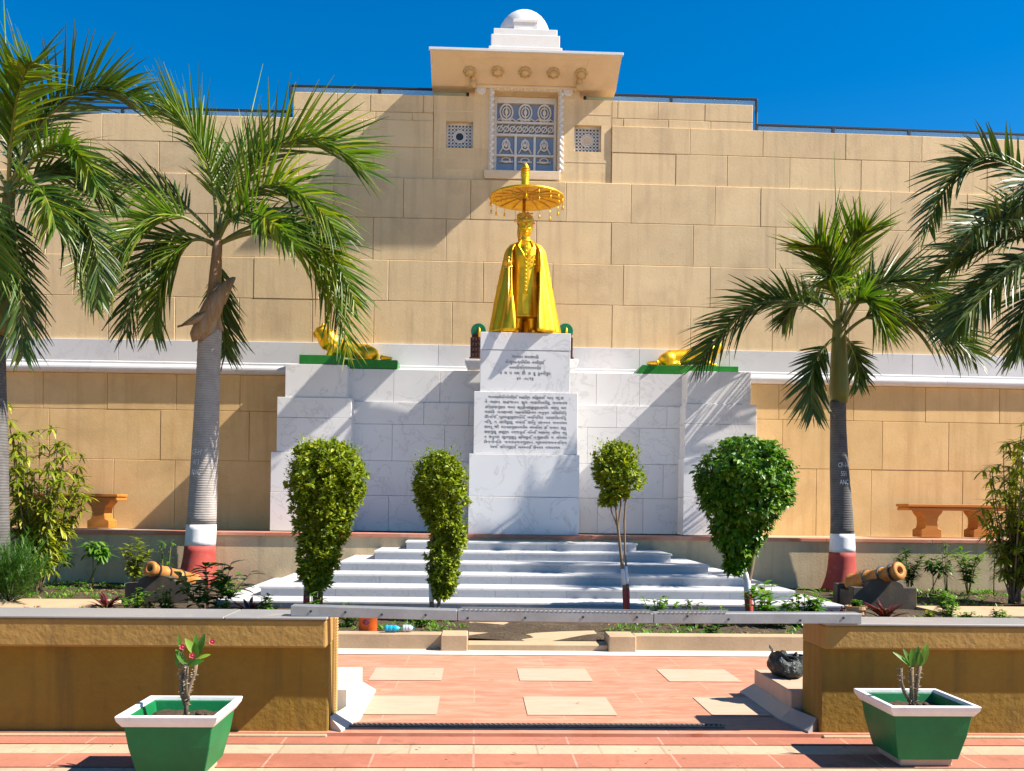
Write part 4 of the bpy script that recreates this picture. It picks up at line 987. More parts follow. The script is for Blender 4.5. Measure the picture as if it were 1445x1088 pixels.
def palm(name_label, Y, base, top, r0_, r1_, trunk_m, fronds, spear=None, group='royal palms in front of the palace wall', ctop=None, shaft=None, paint=True, zground=.06, prof_extra=None):
    pb_, pt_ = at(base[0], base[1], Y), at(top[0], top[1], Y); pb_.z = zground
    t = thing('palm_tree', name_label, 'palm', pb_, group)
    n = 26
    def cen(u): return pb_.lerp(pt_, u) + Vector((.02*math.sin(u*5), 0, 0))
    def rad(u): return r0_ + (r1_ - r0_)*min(1, u*1.15)**.7 + .075*max(0, 1 - u*7)**2 if not prof_extra else prof_extra(u)
    H_ = pt_.z - pb_.z
    uw0, uw1 = ((paint[0] - pb_.z)/H_, (paint[1] - pb_.z)/H_) if paint else (0, 0)
    def seg_(u0, u1, name, m, k=10, pad=0, par=None):
        b = MB(); rings = []
        for i in range(k + 1):
            u = u0 + (u1 - u0)*i/k; c = cen(u); r_ = rad(u) + pad
            rings.append([c + Vector((r_*math.cos(a)*(1 + .03*math.sin(3*a + u*9)), r_*math.sin(a)*(1 + .03*math.sin(3*a + u*9)), 0)) for a in [2*math.pi*q/22 for q in range(22)]])
        return b.loft(rings).build(name, m, par or t, pb_, smooth=True)
    tr_ = seg_(uw1 if paint else 0, 1, 'trunk', trunk_m, n)
    if paint:
        seg_(uw0, uw1, 'white_band', M_whitepaint, 4, .003); seg_(0, uw0, 'red_band', M_redpaint, 8, .005)
    if shaft:
        c0 = pt_; c1 = at(shaft[0], shaft[1], Y); b = MB()
        rr_ = shaft[2]; b.tube([c0 - Vector((0,0,.03)), c0.lerp(c1, .15), c0.lerp(c1, .5), c1, c1 + (c1 - c0)*.12], [r1_*1.02, rr_*1.25, rr_*1.1, rr_*.8, rr_*.45], 16)
        b.build('crownshaft', shaft[3], t, pb_, smooth=True); root = c1
    else: root = pt_
    for k, fd in enumerate(fronds):
        b0, bm_, bt, y1, y2, kw = fd
        p0 = at(b0[0], b0[1], Y) if b0 else root
        frond(t, pb_, p0, at(bm_[0], bm_[1], Y + y1), at(bt[0], bt[1], Y + y2), seed=k*13 + int(abs(Y*100)), **kw)
    if spear:
        p0, p1 = at(spear[0][0], spear[0][1], Y), at(spear[1][0], spear[1][1], Y)
        MB().tube([p0, p0.lerp(p1, .5) + Vector((.01, 0, 0)), p1], [.022, .015, .003], 6).build('spear_leaf', M_frond_br, t, pb_, smooth=True)
    return t, pb_, cen, rad, H_, tr_
def trunk_text(t, org, cen, rad, H_, z, lines, size, Y, xoff=0, tilt=0):
    for k, ln in enumerate(lines):
        b = MB(); vs, fs = text_mesh(ln, size, .001, .62); zz_ = z - k*size*1.25; out = []
        for x_, y_, dz in vs:
            u = (zz_ + dz - org.z)/H_; c = cen(u); r_ = rad(u)*1.035 + .006 - y_*1.0
            a = -math.pi/2 + (x_ + xoff + dz*tilt)/r_; out.append((c.x + r_*math.cos(a), c.y + r_*math.sin(a), zz_ + dz))
        b.add(out, fs); b.build('painted_mark', M_chalk, t, org)

D, B_ = M_frond_dk, M_frond_br
# left palm in front of the wall
YL = 13.5
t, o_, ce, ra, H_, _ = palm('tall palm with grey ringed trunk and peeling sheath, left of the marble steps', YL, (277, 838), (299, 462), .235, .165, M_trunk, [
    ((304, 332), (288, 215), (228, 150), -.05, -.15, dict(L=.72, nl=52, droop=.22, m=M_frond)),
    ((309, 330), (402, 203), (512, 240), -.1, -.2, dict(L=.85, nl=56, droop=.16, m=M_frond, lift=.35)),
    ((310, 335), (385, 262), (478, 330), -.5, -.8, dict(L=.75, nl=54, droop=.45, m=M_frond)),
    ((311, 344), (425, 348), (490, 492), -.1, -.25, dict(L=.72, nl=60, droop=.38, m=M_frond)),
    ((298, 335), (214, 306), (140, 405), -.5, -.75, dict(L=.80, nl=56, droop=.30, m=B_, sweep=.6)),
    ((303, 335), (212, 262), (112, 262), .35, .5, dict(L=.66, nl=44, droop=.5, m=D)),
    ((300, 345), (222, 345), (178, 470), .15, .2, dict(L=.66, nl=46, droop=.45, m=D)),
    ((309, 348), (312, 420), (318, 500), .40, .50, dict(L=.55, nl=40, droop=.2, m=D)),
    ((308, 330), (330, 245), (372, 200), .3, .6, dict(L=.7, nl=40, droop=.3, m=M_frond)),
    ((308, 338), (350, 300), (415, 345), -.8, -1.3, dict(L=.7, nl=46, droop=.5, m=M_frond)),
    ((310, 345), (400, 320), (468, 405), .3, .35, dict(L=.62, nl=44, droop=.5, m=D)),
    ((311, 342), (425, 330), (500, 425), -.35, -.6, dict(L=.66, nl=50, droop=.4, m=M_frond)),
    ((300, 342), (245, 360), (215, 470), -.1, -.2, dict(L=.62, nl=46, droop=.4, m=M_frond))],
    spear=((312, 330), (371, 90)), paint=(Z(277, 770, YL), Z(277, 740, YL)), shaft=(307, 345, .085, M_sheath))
trunk_text(t, o_, ce, ra, H_, Z(272, 642, YL), ['CF-H', '413', 'ANC'], .115, YL, -.075, .08)
sh = MB()                                             # sheath peeling off the trunk on the left
def sheath(pts, wid, nrm_):
    rings = []
    for p, w_ in zip(pts, wid):
        c = at(p[0], p[1], YL - .16 + p[2]); rings.append([c + Vector((w_*math.cos(a), -.55*w_*math.sin(a), .25*w_*math.sin(a*2))) for a in [math.pi*k/8 for k in range(9)]])
    sh.loft(rings, False, False)
sheath([(318, 398, 0), (303, 425, -.02), (293, 450, -.02), (284, 470, -.02), (277, 482, .0)], [.10, .15, .17, .16, .06], None)
sheath([(292, 440, -.03), (276, 452, -.08), (264, 458, -.12), (251, 461, -.13)], [.13, .12, .08, .01], None)
sheath([(310, 430, .05), (318, 412, .06), (328, 392, .08)], [.07, .06, .04], None)
so_ = sh.build('peeling_sheath', M_sheath, t, o_, smooth=True); md = so_.modifiers.new('thick', 'SOLIDIFY'); md.thickness = .015

# right palm
YRt = 13.5
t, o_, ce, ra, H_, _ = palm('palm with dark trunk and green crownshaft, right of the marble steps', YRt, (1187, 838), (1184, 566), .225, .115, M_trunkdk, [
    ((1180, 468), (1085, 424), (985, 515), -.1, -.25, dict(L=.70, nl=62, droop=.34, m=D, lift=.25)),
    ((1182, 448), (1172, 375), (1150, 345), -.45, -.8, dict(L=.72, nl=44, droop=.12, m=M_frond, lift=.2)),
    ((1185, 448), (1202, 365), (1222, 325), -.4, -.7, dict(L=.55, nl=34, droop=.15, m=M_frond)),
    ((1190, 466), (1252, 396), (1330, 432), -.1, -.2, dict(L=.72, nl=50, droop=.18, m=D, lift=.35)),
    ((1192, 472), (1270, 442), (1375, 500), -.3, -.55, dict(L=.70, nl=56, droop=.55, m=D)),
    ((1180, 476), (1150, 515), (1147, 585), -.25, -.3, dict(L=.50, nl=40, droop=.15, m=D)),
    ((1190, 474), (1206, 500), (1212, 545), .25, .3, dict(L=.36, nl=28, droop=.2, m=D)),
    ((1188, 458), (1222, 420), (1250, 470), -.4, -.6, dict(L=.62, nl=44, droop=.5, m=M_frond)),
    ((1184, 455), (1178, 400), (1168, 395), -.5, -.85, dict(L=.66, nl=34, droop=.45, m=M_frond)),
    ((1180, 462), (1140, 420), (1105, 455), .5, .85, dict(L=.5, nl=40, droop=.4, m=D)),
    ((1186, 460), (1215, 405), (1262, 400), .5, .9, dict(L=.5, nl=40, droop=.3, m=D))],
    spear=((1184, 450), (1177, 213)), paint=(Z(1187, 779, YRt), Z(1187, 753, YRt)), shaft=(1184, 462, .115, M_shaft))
trunk_text(t, o_, ce, ra, H_, Z(1188, 660, YRt), ['CF-14', '551', 'ANC'], .100, YRt, .0, .05)

# palm at the left edge
YE1 = 11.4
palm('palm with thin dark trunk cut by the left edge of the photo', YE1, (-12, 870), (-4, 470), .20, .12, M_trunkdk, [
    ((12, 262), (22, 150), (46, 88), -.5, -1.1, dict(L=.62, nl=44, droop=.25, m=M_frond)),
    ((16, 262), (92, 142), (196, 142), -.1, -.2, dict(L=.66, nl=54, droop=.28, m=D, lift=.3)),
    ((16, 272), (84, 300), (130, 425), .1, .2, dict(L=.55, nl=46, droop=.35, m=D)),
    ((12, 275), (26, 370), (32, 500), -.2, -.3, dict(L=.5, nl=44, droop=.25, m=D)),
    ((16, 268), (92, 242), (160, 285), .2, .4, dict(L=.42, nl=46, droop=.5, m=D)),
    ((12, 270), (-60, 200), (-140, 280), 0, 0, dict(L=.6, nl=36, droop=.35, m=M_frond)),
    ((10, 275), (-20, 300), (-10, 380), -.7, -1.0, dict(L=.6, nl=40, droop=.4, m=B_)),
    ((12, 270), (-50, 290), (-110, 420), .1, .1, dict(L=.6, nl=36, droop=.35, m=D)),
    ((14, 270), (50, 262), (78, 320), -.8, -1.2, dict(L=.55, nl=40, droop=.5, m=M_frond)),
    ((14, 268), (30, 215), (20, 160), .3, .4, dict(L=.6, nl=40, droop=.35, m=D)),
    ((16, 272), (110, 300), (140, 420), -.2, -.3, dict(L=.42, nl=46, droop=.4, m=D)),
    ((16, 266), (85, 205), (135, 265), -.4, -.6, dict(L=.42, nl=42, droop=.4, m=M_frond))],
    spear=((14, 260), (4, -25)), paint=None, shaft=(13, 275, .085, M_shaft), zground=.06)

# palm at the right edge
YE2 = 11.4
palm('palm at the right edge of the view whose dark fronds reach in from outside', YE2, (1530, 880), (1518, 480), .20, .12, M_trunkdk, [
    ((1505, 330), (1395, 222), (1308, 325), -.1, -.2, dict(L=.52, nl=56, droop=.28, m=D, lift=.2)),
    ((1505, 340), (1420, 335), (1322, 385), -.3, -.5, dict(L=.55, nl=52, droop=.2, m=D, lift=.3)),
    ((1505, 345), (1430, 380), (1345, 470), -.3, -.5, dict(L=.55, nl=54, droop=.5, m=D)),
    ((1508, 350), (1455, 420), (1440, 500), -.2, -.3, dict(L=.5, nl=44, droop=.35, m=D)),
    ((1508, 330), (1470, 255), (1440, 290), -.5, -.9, dict(L=.5, nl=40, droop=.4, m=D)),
    ((1512, 330), (1600, 250), (1690, 340), 0, 0, dict(L=.6, nl=36, droop=.35, m=D)),
    ((1512, 345), (1580, 360), (1640, 480), 0, 0, dict(L=.6, nl=36, droop=.4, m=D)),
    ((1508, 335), (1430, 300), (1360, 350), .4, .7, dict(L=.55, nl=48, droop=.45, m=D)),
    ((1506, 345), (1400, 395), (1335, 470), .1, .1, dict(L=.45, nl=54, droop=.45, m=D)),
    ((1506, 340), (1430, 310), (1370, 330), -.6, -1.0, dict(L=.5, nl=48, droop=.35, m=D)),
    ((1512, 330), (1530, 230), (1580, 170), .2, .2, dict(L=.6, nl=36, droop=.3, m=D))],
    paint=None, shaft=(1511, 340, .09, M_shaft), zground=.06)

# ================================================================== CLIPPED TREES
def topiary(name, label, Y, prof, stems, nleaf, lsize, m, lum=.10, hang=0, seed=1, group='clipped trees in front of the steps', shell=.62, base_z=.09, paint=(845, 820), extra=None):
    # prof: list of (py, centre px, half width px) from top to bottom
    rnd = random.Random(seed); pr = [(Z(c, y, Y), X(c, y, Y), h*.87*Y/F) for y, c, h in prof]; pr.sort()
    zs_ = [p[0] for p in pr]
    def sample(z):
        for i in range(len(pr) - 1):
            if pr[i][0] <= z <= pr[i+1][0]:
                u = (z - pr[i][0])/(pr[i+1][0] - pr[i][0]); return pr[i][1] + (pr[i+1][1] - pr[i][1])*u, pr[i][2] + (pr[i+1][2] - pr[i][2])*u
        return pr[-1][1], .01
    bx_, by_ = at(stems[0][0][0], stems[0][0][1], Y).x, Y
    t = thing(name, label, 'tree', (bx_, by_, base_z), group)
    lb = MB(); cnt = 0
    tot = sum((a[2] + b[2])*(b[0] - a[0]) for a, b in zip(pr, pr[1:]))
    while cnt < nleaf:
        z = rnd.uniform(zs_[0], zs_[-1]); cx_, h_ = sample(z)
        if rnd.random() > (h_ + .04)/(max(p[2] for p in pr) + .04): continue
        a = rnd.uniform(0, 6.283); rr = 1 - (rnd.random()**1.7)*shell
        dirv = Vector((math.cos(a), math.sin(a), 0))
        lump = 1 + lum*2.0*mnoise.noise(Vector((cx_ + dirv.x*h_, dirv.y*h_, z))*4.2 + Vector((seed*3.7, 0, 0))) + lum*mnoise.noise(Vector((cx_ + dirv.x*h_, dirv.y*h_, z))*11)
        gap = mnoise.noise(Vector((dirv.x*h_*1.2, dirv.y*h_*1.2, z))*6.0 + Vector((0, seed*5.1, 2)))
        low_ = (z - zs_[0])/(zs_[-1] - zs_[0])
        if gap < (-.22 if low_ > .45 else -.08) and rr > .62: rr *= .66
        p = Vector((cx_, Y, z)) + dirv*h_*rr*lump
        up_t = (z - zs_[0])/(zs_[-1] - zs_[0])
        for q in range(5):
            d = (dirv*rnd.uniform(.1, 1.1) + Vector((rnd.uniform(-.9, .9), rnd.uniform(-.9, .9), rnd.uniform(-.5, .95) - hang))).normalized()
            L_ = lsize*rnd.uniform(.7, 1.3)
            nrm_ = (dirv*.7 + Vector((rnd.uniform(-.6, .6), rnd.uniform(-.6, .6), .4 + .6*rnd.random()))).normalized()
            leaf(lb, p + d*L_*.15, d, L_*1.2, L_*.66, n=nrm_, curl=.2, fold=.25, seg=2); cnt += 1
    # young shoots standing out of the outline
    for k in range(nleaf//60):
        z = rnd.uniform(zs_[0] + (zs_[-1] - zs_[0])*.45, zs_[-1]); cx_, h_ = sample(z); a = rnd.uniform(0, 6.283); dirv = Vector((math.cos(a), math.sin(a), 0))
        p = Vector((cx_, Y, z)) + dirv*h_*rnd.uniform(.92, 1.04); sl = rnd.uniform(.6, 1.7)
        for q in range(7):
            pp = p + (dirv*.5 + Vector((rnd.uniform(-.1, .1), 0, .9 - hang)))*.014*q*sl; b_ = q*2.4
            leaf(lb, pp, (math.cos(b_) + dirv.x, math.sin(b_) + dirv.y, .6 - hang), lsize*.8, lsize*.4, seg=2)
    lb.build('crown', m, t, t.location, smooth=True)
    for sp in stems:
        pts = [at(p[0], p[1], Y + (p[3] if len(p) > 3 else 0)) for p in sp]; rs = [p[2]*Y/F for p in sp]
        pts[0] = pts[0].copy()
        if sp[0][1] > 840: pts[0].z = base_z - .03
        zr0, zr1 = Z(sp[0][0], paint[0], Y), Z(sp[0][0], paint[1], Y)
        # split the stem into red, white and bare lengths
        fine = []; 
        for i in range(len(pts) - 1):
            for q in range(8): fine.append((pts[i].lerp(pts[i+1], q/8), rs[i] + (rs[i+1] - rs[i])*q/8))
        fine.append((pts[-1], rs[-1]))
        tk = MB().tube([p for p, _ in fine], [r_ for _, r_ in fine], 8).build('trunk', M_bark, t, t.location, smooth=True)
        for nm, m_, lo, hi, pad in (('red_band', M_redpaint, -1, zr0, .0025), ('white_band', M_whitepaint, zr0, zr1, .0022)):
            sel = [(p, r_) for p, r_ in fine if lo <= p.z <= hi]
            if len(sel) > 1 and sp[0][1] > 840: MB().tube([p for p, _ in sel], [r_ + pad for _, r_ in sel], 8).build(nm, m_, tk, t.location, smooth=True)
    if extra: extra(t)
    return t
topiary('clipped_tree', 'broad leafy clipped bush tapering down to two painted stems, left of the steps', 9.9,
    [(624, 460, 6), (628, 460, 30), (640, 461, 46), (658, 461, 55), (685, 460, 57), (705, 459, 53), (730, 456, 45), (755, 452, 38), (780, 450, 31), (805, 448, 25), (825, 446, 20), (835, 444, 8)],
    [[(432, 872, 4.5), (433, 820, 4), (437, 760, 3.5), (445, 690, 3)], [(450, 872, 4), (453, 825, 3.5), (456, 760, 3), (470, 690, 2)], [(443, 872, 3), (446, 810, 3), (450, 740, 2)]], 16000, .046, M_leaf_top, lum=.13, seed=2, paint=(838, 800))
topiary('clipped_tree', 'narrow columnar clipped bush standing before the steps beside the plinth', 9.7,
    [(640, 622, 5), (648, 622, 22), (660, 621, 34), (685, 620, 38), (705, 621, 37), (722, 623, 33), (735, 628, 29), (750, 632, 27), (775, 628, 25), (800, 626, 23), (825, 626, 19), (845, 624, 13)],
    [[(610, 876, 3.5), (608, 820, 3), (611, 740, 2.4), (618, 690, 2)], [(616, 876, 2.5), (626, 800, 2.2), (634, 740, 1.8), (638, 700, 1.5)]], 11500, .041, M_leaf_top, lum=.18, seed=5, paint=(852, 815))
topiary('clipped_tree', 'thin standard tree with a small round crown on two slender painted stems', 9.7,
    [(627, 868, 6), (632, 869, 20), (645, 870, 33), (662, 870, 39), (678, 869, 38), (692, 867, 31), (704, 862, 22), (714, 857, 10)],
    [[(884, 880, 3.6), (881, 825, 2.9), (876, 780, 2.2), (872, 745, 2.0), (869, 715, 1.4), (868, 670, 1)], [(887, 880, 2.2), (886, 830, 2.0), (882, 780, 1.5), (881, 735, 1.5), (883, 705, 1.4), (886, 665, 1)], [(872, 745, 1.5), (876, 715, 1.3), (875, 670, 1)], [(871, 742, 1.2), (863, 722, 1.0), (859, 700, .9), (850, 675, .8)]], 3800, .044, M_leaf_top, lum=.20, seed=9, shell=.95, paint=(826, 797))
topiary('clipped_tree', 'large round glossy ficus tree with drooping leaves and a forked painted trunk', 9.9,
    [(616, 1056, 8), (621, 1056, 34), (635, 1054, 55), (655, 1052, 70), (680, 1052, 75), (700, 1051, 71), (718, 1048, 62), (735, 1044, 50), (755, 1042, 38), (772, 1042, 30), (790, 1042, 22), (806, 1038, 10)],
    [[(1058, 880, 5.5), (1056, 845, 5.5), (1054, 818, 5), (1048, 800, 4), (1045, 770, 3)], [(1055, 824, 4.5), (1060, 800, 4), (1065, 775, 3.2), (1072, 740, 2.5)]], 13000, .056, M_leaf_fic, lum=.11, hang=.75, seed=12, paint=(835, 802))

# ================================================================== CANNONS
def cannon(mx, my, bx, by, Y0, Y1, rm, rb_, blk, Yb, label):
    p0, p1 = at(mx, my, Y0), at(bx, by, Y1)
    t = thing('cannon', label, 'cannon', (blk[0] and at((blk[0] + blk[1])/2, blk[3], Yb).x, Yb, .08), 'old cannons on stone cradles')
    ax = (p1 - p0).normalized(); L_ = (p1 - p0).length
    prof = [(0, rm*.97), (.015, rm), (.05, rm), (.062, rm*.84), (.10, rm*.80), (.105, rm*.88), (.125, rm*.88), (.13, rm*.80), (.30, rm*.84), (.305, rm*.94), (.335, rm*.94), (.34, rm*.86), (.58, rm*.96), (.585, rm*1.06), (.62, rm*1.06), (.625, rm*.98), (.90, rb_), (.92, rb_*1.1), (.96, rb_*1.08), (.98, rb_*.7), (1.0, rb_*.3)]
    a1 = ax.cross(Vector((0, 0, 1))).normalized(); a2 = a1.cross(ax)
    rg = lambda u, r_: [p0 + ax*L_*u + (a1*math.cos(2*math.pi*i/24) + a2*math.sin(2*math.pi*i/24))*r_ for i in range(24)]
    b = MB(); b.loft([rg(.09, rm*.40), rg(.0, rm*.42), rg(-.004, rm*.55)] + [rg(u, r_) for u, r_ in prof], True)
    br_ = b.build('barrel', M_rust, t, t.location, smooth=False, bevel=0)
    br_.data.polygons.foreach_set('use_smooth', [True]*len(br_.data.polygons))
    b = MB(); b.loft([rg(.07, rm*.02), rg(.07, rm*.405)], True); b.build('bore', M_dark, br_, t.location)
    b = MB(); 
    for u in (.115, .32, .60): b.loft([rg(u - .012, rm*.9), rg(u - .012, rm*1.02 + .02*u), rg(u + .012, rm*1.02 + .02*u), rg(u + .012, rm*.9)])
    b.build('barrel_band', M_rail, br_, t.location)
    x0, x1 = at(blk[0], blk[3], Yb).x, at(blk[1], blk[3], Yb).x; zt_, zs_ = Z((blk[0] + blk[1])/2, blk[2], Yb), Z((blk[0] + blk[1])/2, blk[3], Yb)
    w_ = x1 - x0; fl_ = blk[4]
    arc = [(x0 + w_*(.5 + .30*math.cos(a)), zs_ + (zt_ - zs_)*math.sin(a)) for a in [math.pi*k/10 for k in range(11)]]
    poly = [(x0, .03), (x1, .03), (x1, zs_)] + arc + [(x0, zs_)]
    k = MB(); k.prism_y(poly, Yb, Yb + .14); k.prism_y([(x, z if z < zs_ else z - .0) for x, z in poly], Yb + .50, Yb + .64); k.box(x0 + .03, x1 - .03, Yb + .141, Yb + .499, .03, zs_ - .06)
    k.build('cradle', M_cradle, t, t.location, bevel=.008)
cannon(211, 802, 277, 822, 11.0, 11.75, .092, .098, (176, 267, 811, 823, 1), 11.1, 'rusty orange cannon on a dark stone cradle, left bed, its muzzle pointing left')
cannon(1270, 805, 1199, 825, 10.9, 11.6, .108, .118, (1204, 1294, 817, 829, -1), 11.05, 'orange banded cannon on a dark stone cradle, right bed, its muzzle pointing right')

# ================================================================== BENCHES
def bench(x0, x1, legs, label):
    zs_ = ZT + .004; Yb = 15.06; h = .545
    t = thing('stone_bench', label, 'bench', ((x0 + x1)/2, Yb, zs_), 'orange stone benches on the terrace')
    b = MB(); b.box(x0, x1, Yb - .21, Yb + .21, zs_ + h - .105, zs_ + h - .060); b.box(x0 + .01, x1 - .01, Yb - .20, Yb + .20, zs_ + h - .0595, zs_ + h - .045); b.box(x0 - .015, x1 + .015, Yb - .225, Yb + .225, zs_ + h - .0445, zs_ + h)
    b.build('seat_slab', M_wood, t, t.location, bevel=.006)
    for lx in legs:
        pr = [(.17, 0), (.17, .12), (.11, .15), (.095, .24), (.11, .33), (.17, .40), (.19, .439)]
        poly = [(lx + w_, zs_ + z) for w_, z in pr] + [(lx - w_, zs_ + z) for w_, z in reversed(pr)]
        l = MB(); l.prism_y(poly[::1], Yb - .16, Yb + .16); l.build('bench_leg', M_wood, t, t.location, bevel=.006)
bench(X(28, 700, 15.06), X(172, 705, 15.06), (X(62, 735, 15.06), X(144, 735, 15.06)), 'orange stone bench on the terrace beyond the left shrub')
bench(X(1274, 715, 15.06), X(1424, 715, 15.06), (X(1308, 745, 15.06), X(1381, 745, 15.06)), 'orange stone bench on the terrace partly hidden by the right shrub')

# ================================================================== GARDEN PLANTS
def ground_plant(name, label, px, py, Y, kind, hpx, m, seed=0, group=None, cat='plant', z=.07, lean=0):
    rnd = random.Random(seed*7 + 3); p = at(px, py, Y); p.z = z; H_ = hpx*Y/F
    t = thing(name, label, cat, p, group); b = MB(); s_ = MB()
    V = lambda x, y, zz_: Vector((p.x + x, p.y + y, p.z + zz_))
    if kind == 'seedling':
        for k in range(rnd.choice((1, 2))):
            tip = V(lean*H_ + rnd.uniform(-.05, .05) + .10*k*H_, rnd.uniform(-.03, .03), H_*(.80 - .12*k)); b0 = V(rnd.uniform(-.02, .02) - .10*k, 0, -.02)
            s_.tube([b0, b0.lerp(tip, .5) + Vector((.01, 0, 0)), tip], [.009, .007, .005], 6)
            for q in range(46):
                a = rnd.uniform(0, 6.28); e_ = rnd.uniform(-.3, .9); c = tip + Vector((0, 0, rnd.uniform(-.10, .06)*H_*1.6)); stalk = c + Vector((math.cos(a), math.sin(a), e_*.6))*H_*.16*rnd.random()
                leaf(b, stalk, (math.cos(a), math.sin(a), e_ - .25), H_*rnd.uniform(.14, .24), H_*.085, curl=.35, seg=3)
    elif kind == 'bushy':
        for k in range(5):
            a = k*1.26 + rnd.uniform(-.3, .3); tip = V(.28*H_*math.cos(a), .28*H_*math.sin(a), H_*rnd.uniform(.7, 1)); s_.tube([V(0, 0, -.02), V(.1*H_*math.cos(a), .1*H_*math.sin(a), H_*.5), tip], [.008, .006, .003], 5)
            for q in range(42):
                u = rnd.uniform(.3, 1.0); c = V(.26*H_*math.cos(a)*u*u, .26*H_*math.sin(a)*u*u, H_*u*(tip.z - p.z)/H_); g = rnd.uniform(0, 6.28)
                leaf(b, c, (math.cos(g), math.sin(g), rnd.uniform(-.1, .8)), H_*rnd.uniform(.12, .22), H_*.06, seg=3)
    elif kind == 'thin':
        for k in range(3):
            x_ = rnd.uniform(-.1, .1)*H_; s_.tube([V(x_*.3, 0, -.02), V(x_, 0, H_*.5), V(x_*1.6 + lean*H_, 0, H_)], [.007, .005, .002], 5)
            for q in range(22):
                u = rnd.uniform(.35, 1.02); g = rnd.uniform(0, 6.28); c = V(x_*(.3 + 1.3*u) + lean*H_*max(0, u - .5), 0, H_*u)
                leaf(b, c, (math.cos(g), math.sin(g), rnd.uniform(-.4, .6)), H_*rnd.uniform(.10, .17), H_*.032, seg=3)
    elif kind == 'herb':
        for k in range(9):
            a = rnd.uniform(0, 6.28); tip = V(.7*H_*math.cos(a)*rnd.random(), .7*H_*math.sin(a)*rnd.random(), H_*rnd.uniform(.5, 1)); b0 = V(.1*H_*math.cos(a), .1*H_*math.sin(a), -.01)
            s_.tube([b0, tip], [.005, .003], 4)
            for q in range(16):
                c = b0.lerp(tip, rnd.uniform(.25, 1.05)); g = rnd.uniform(0, 6.28); leaf(b, c, (math.cos(g), math.sin(g), rnd.uniform(-.1, .7)), max(.05, H_*rnd.uniform(.2, .34)), max(.028, H_*.13), seg=3)
    elif kind == 'blades':
        for k in range(34):
            a = rnd.uniform(0, 6.28); e_ = rnd.uniform(.35, 1.7); leaf(b, V(.03*math.cos(a), .03*math.sin(a), rnd.uniform(0, .25)*H_), (math.cos(a), math.sin(a), e_), H_*rnd.uniform(.75, 1.15), H_*rnd.uniform(.14, .22), curl=.35, fold=.4, seg=5)
        s_.tube([V(0, 0, -.02), V(0, 0, .3*H_)], [.015, .008], 6)
    elif kind == 'whorl':                                # tall shrub carrying whorls of narrow leaves
        for k in range(30):
            a = rnd.uniform(0, 6.28); sp = rnd.uniform(.03, .30); hh = rnd.uniform(.35, 1.0)*H_ if k else H_
            mid = V(sp*.5*H_*math.cos(a), sp*.5*H_*math.sin(a), hh*.55); tip = V((sp*math.cos(a) + lean*hh/H_)*H_*.9, sp*H_*math.sin(a)*.8, hh); pts = bez(V(rnd.uniform(-.06, .06), rnd.uniform(-.06, .06), -.02), mid, tip, 10)
            s_.tube(pts, [.014*(1 - .7*i/10) for i in range(11)], 6)
            for wv in range(9):
                u = .30 + .70*wv/8; c = pts[min(10, int(u*10))]; off = Vector((rnd.uniform(-.05, .05), rnd.uniform(-.05, .05), rnd.uniform(-.03, .03)))*H_*.5
                for q in range(11):
                    g = q*.57 + rnd.uniform(-.2, .2); leaf(b, c + off, (math.cos(g), math.sin(g), rnd.uniform(-.6, .6)), .165*rnd.uniform(.7, 1.25), .036, curl=.4, seg=3)
    elif kind == 'conifer':
        for k in range(130):
            a = rnd.uniform(0, 6.28); e_ = rnd.uniform(.1, 2.2); L_ = H_*rnd.uniform(.5, .95); d = Vector((math.cos(a), math.sin(a), e_)).normalized(); b0 = V(.05*math.cos(a), .05*math.sin(a), rnd.uniform(.02, .35)*H_); tip = b0 + d*L_*.62
            s_.tube([b0, tip], [.006, .002], 4)
            for q in range(46):
                u = rnd.uniform(.2, 1.0); c = b0.lerp(tip, u); g = rnd.uniform(0, 6.28); leaf(b, c, d*.8 + Vector((math.cos(g), math.sin(g), .2))*.75, .085, .018, curl=.1, seg=1)
    if s_.v:
        so_ = s_.build('stem', M_bark if kind == 'whorl' else M_leaf_con if kind == 'conifer' else M_rachis, t, p, smooth=True)
    b.build('leaves', m, t, p, smooth=True)
    return t
GP = ground_plant
GP('leafy_shrub', 'tall yellow-green shrub with whorled leaves at the left edge, in front of the bench', 48, 850, 12.2, 'whorl', 262, M_leaf_yel, 1, cat='shrub', lean=-.02)
GP('feathery_bush', 'dense dark green feathery bush at the left edge below the yellow shrub', 12, 862, 10.9, 'conifer', 135, M_leaf_con, 2, cat='shrub')
GP('leafy_shrub', 'tall dark leafy shrub at the right edge partly hiding a bench', 1432, 862, 12.0, 'whorl', 262, M_leaf_yel, 4, cat='shrub', lean=.03)
SG = 'young plants along the retaining wall'
GP('seedling', 'small bright seedling on two thin stems next to the left yellow shrub', 80, 842, 13.2, 'seedling', 58, M_leaf_grn, 5, SG)
GP('seedling', 'fuller bright seedling with a dark shoot, halfway from left shrub to cannon', 131, 842, 13.2, 'seedling', 70, M_leaf_grn, 6, SG)
GP('leafy_plant', 'yellowish feathery plant standing behind the left cannon muzzle', 190, 838, 12.9, 'bushy', 74, M_leaf_yel, 7, SG)
GP('leafy_plant', 'sparse grey-green plant between the left cannon and palm trunk', 233, 832, 13.1, 'thin', 66, M_leaf_grn, 8, SG)
GP('leafy_plant', 'dark leafy bush behind the muzzle of the right cannon', 1283, 838, 12.9, 'bushy', 72, M_leaf_con, 9, SG)
GP('leafy_plant', 'short dark sprig between right palm trunk and right cannon', 1222, 826, 13.3, 'bushy', 38, M_leaf_con, 19, SG)
GP('leafy_plant', 'rosette-topped plant on a single stem right of the right cannon', 1318, 845, 12.8, 'seedling', 60, M_leaf_con, 10, SG)
GP('leafy_plant', 'tall thin dark plant against the right retaining wall', 1337, 845, 13.0, 'thin', 76, M_leaf_con, 11, SG)
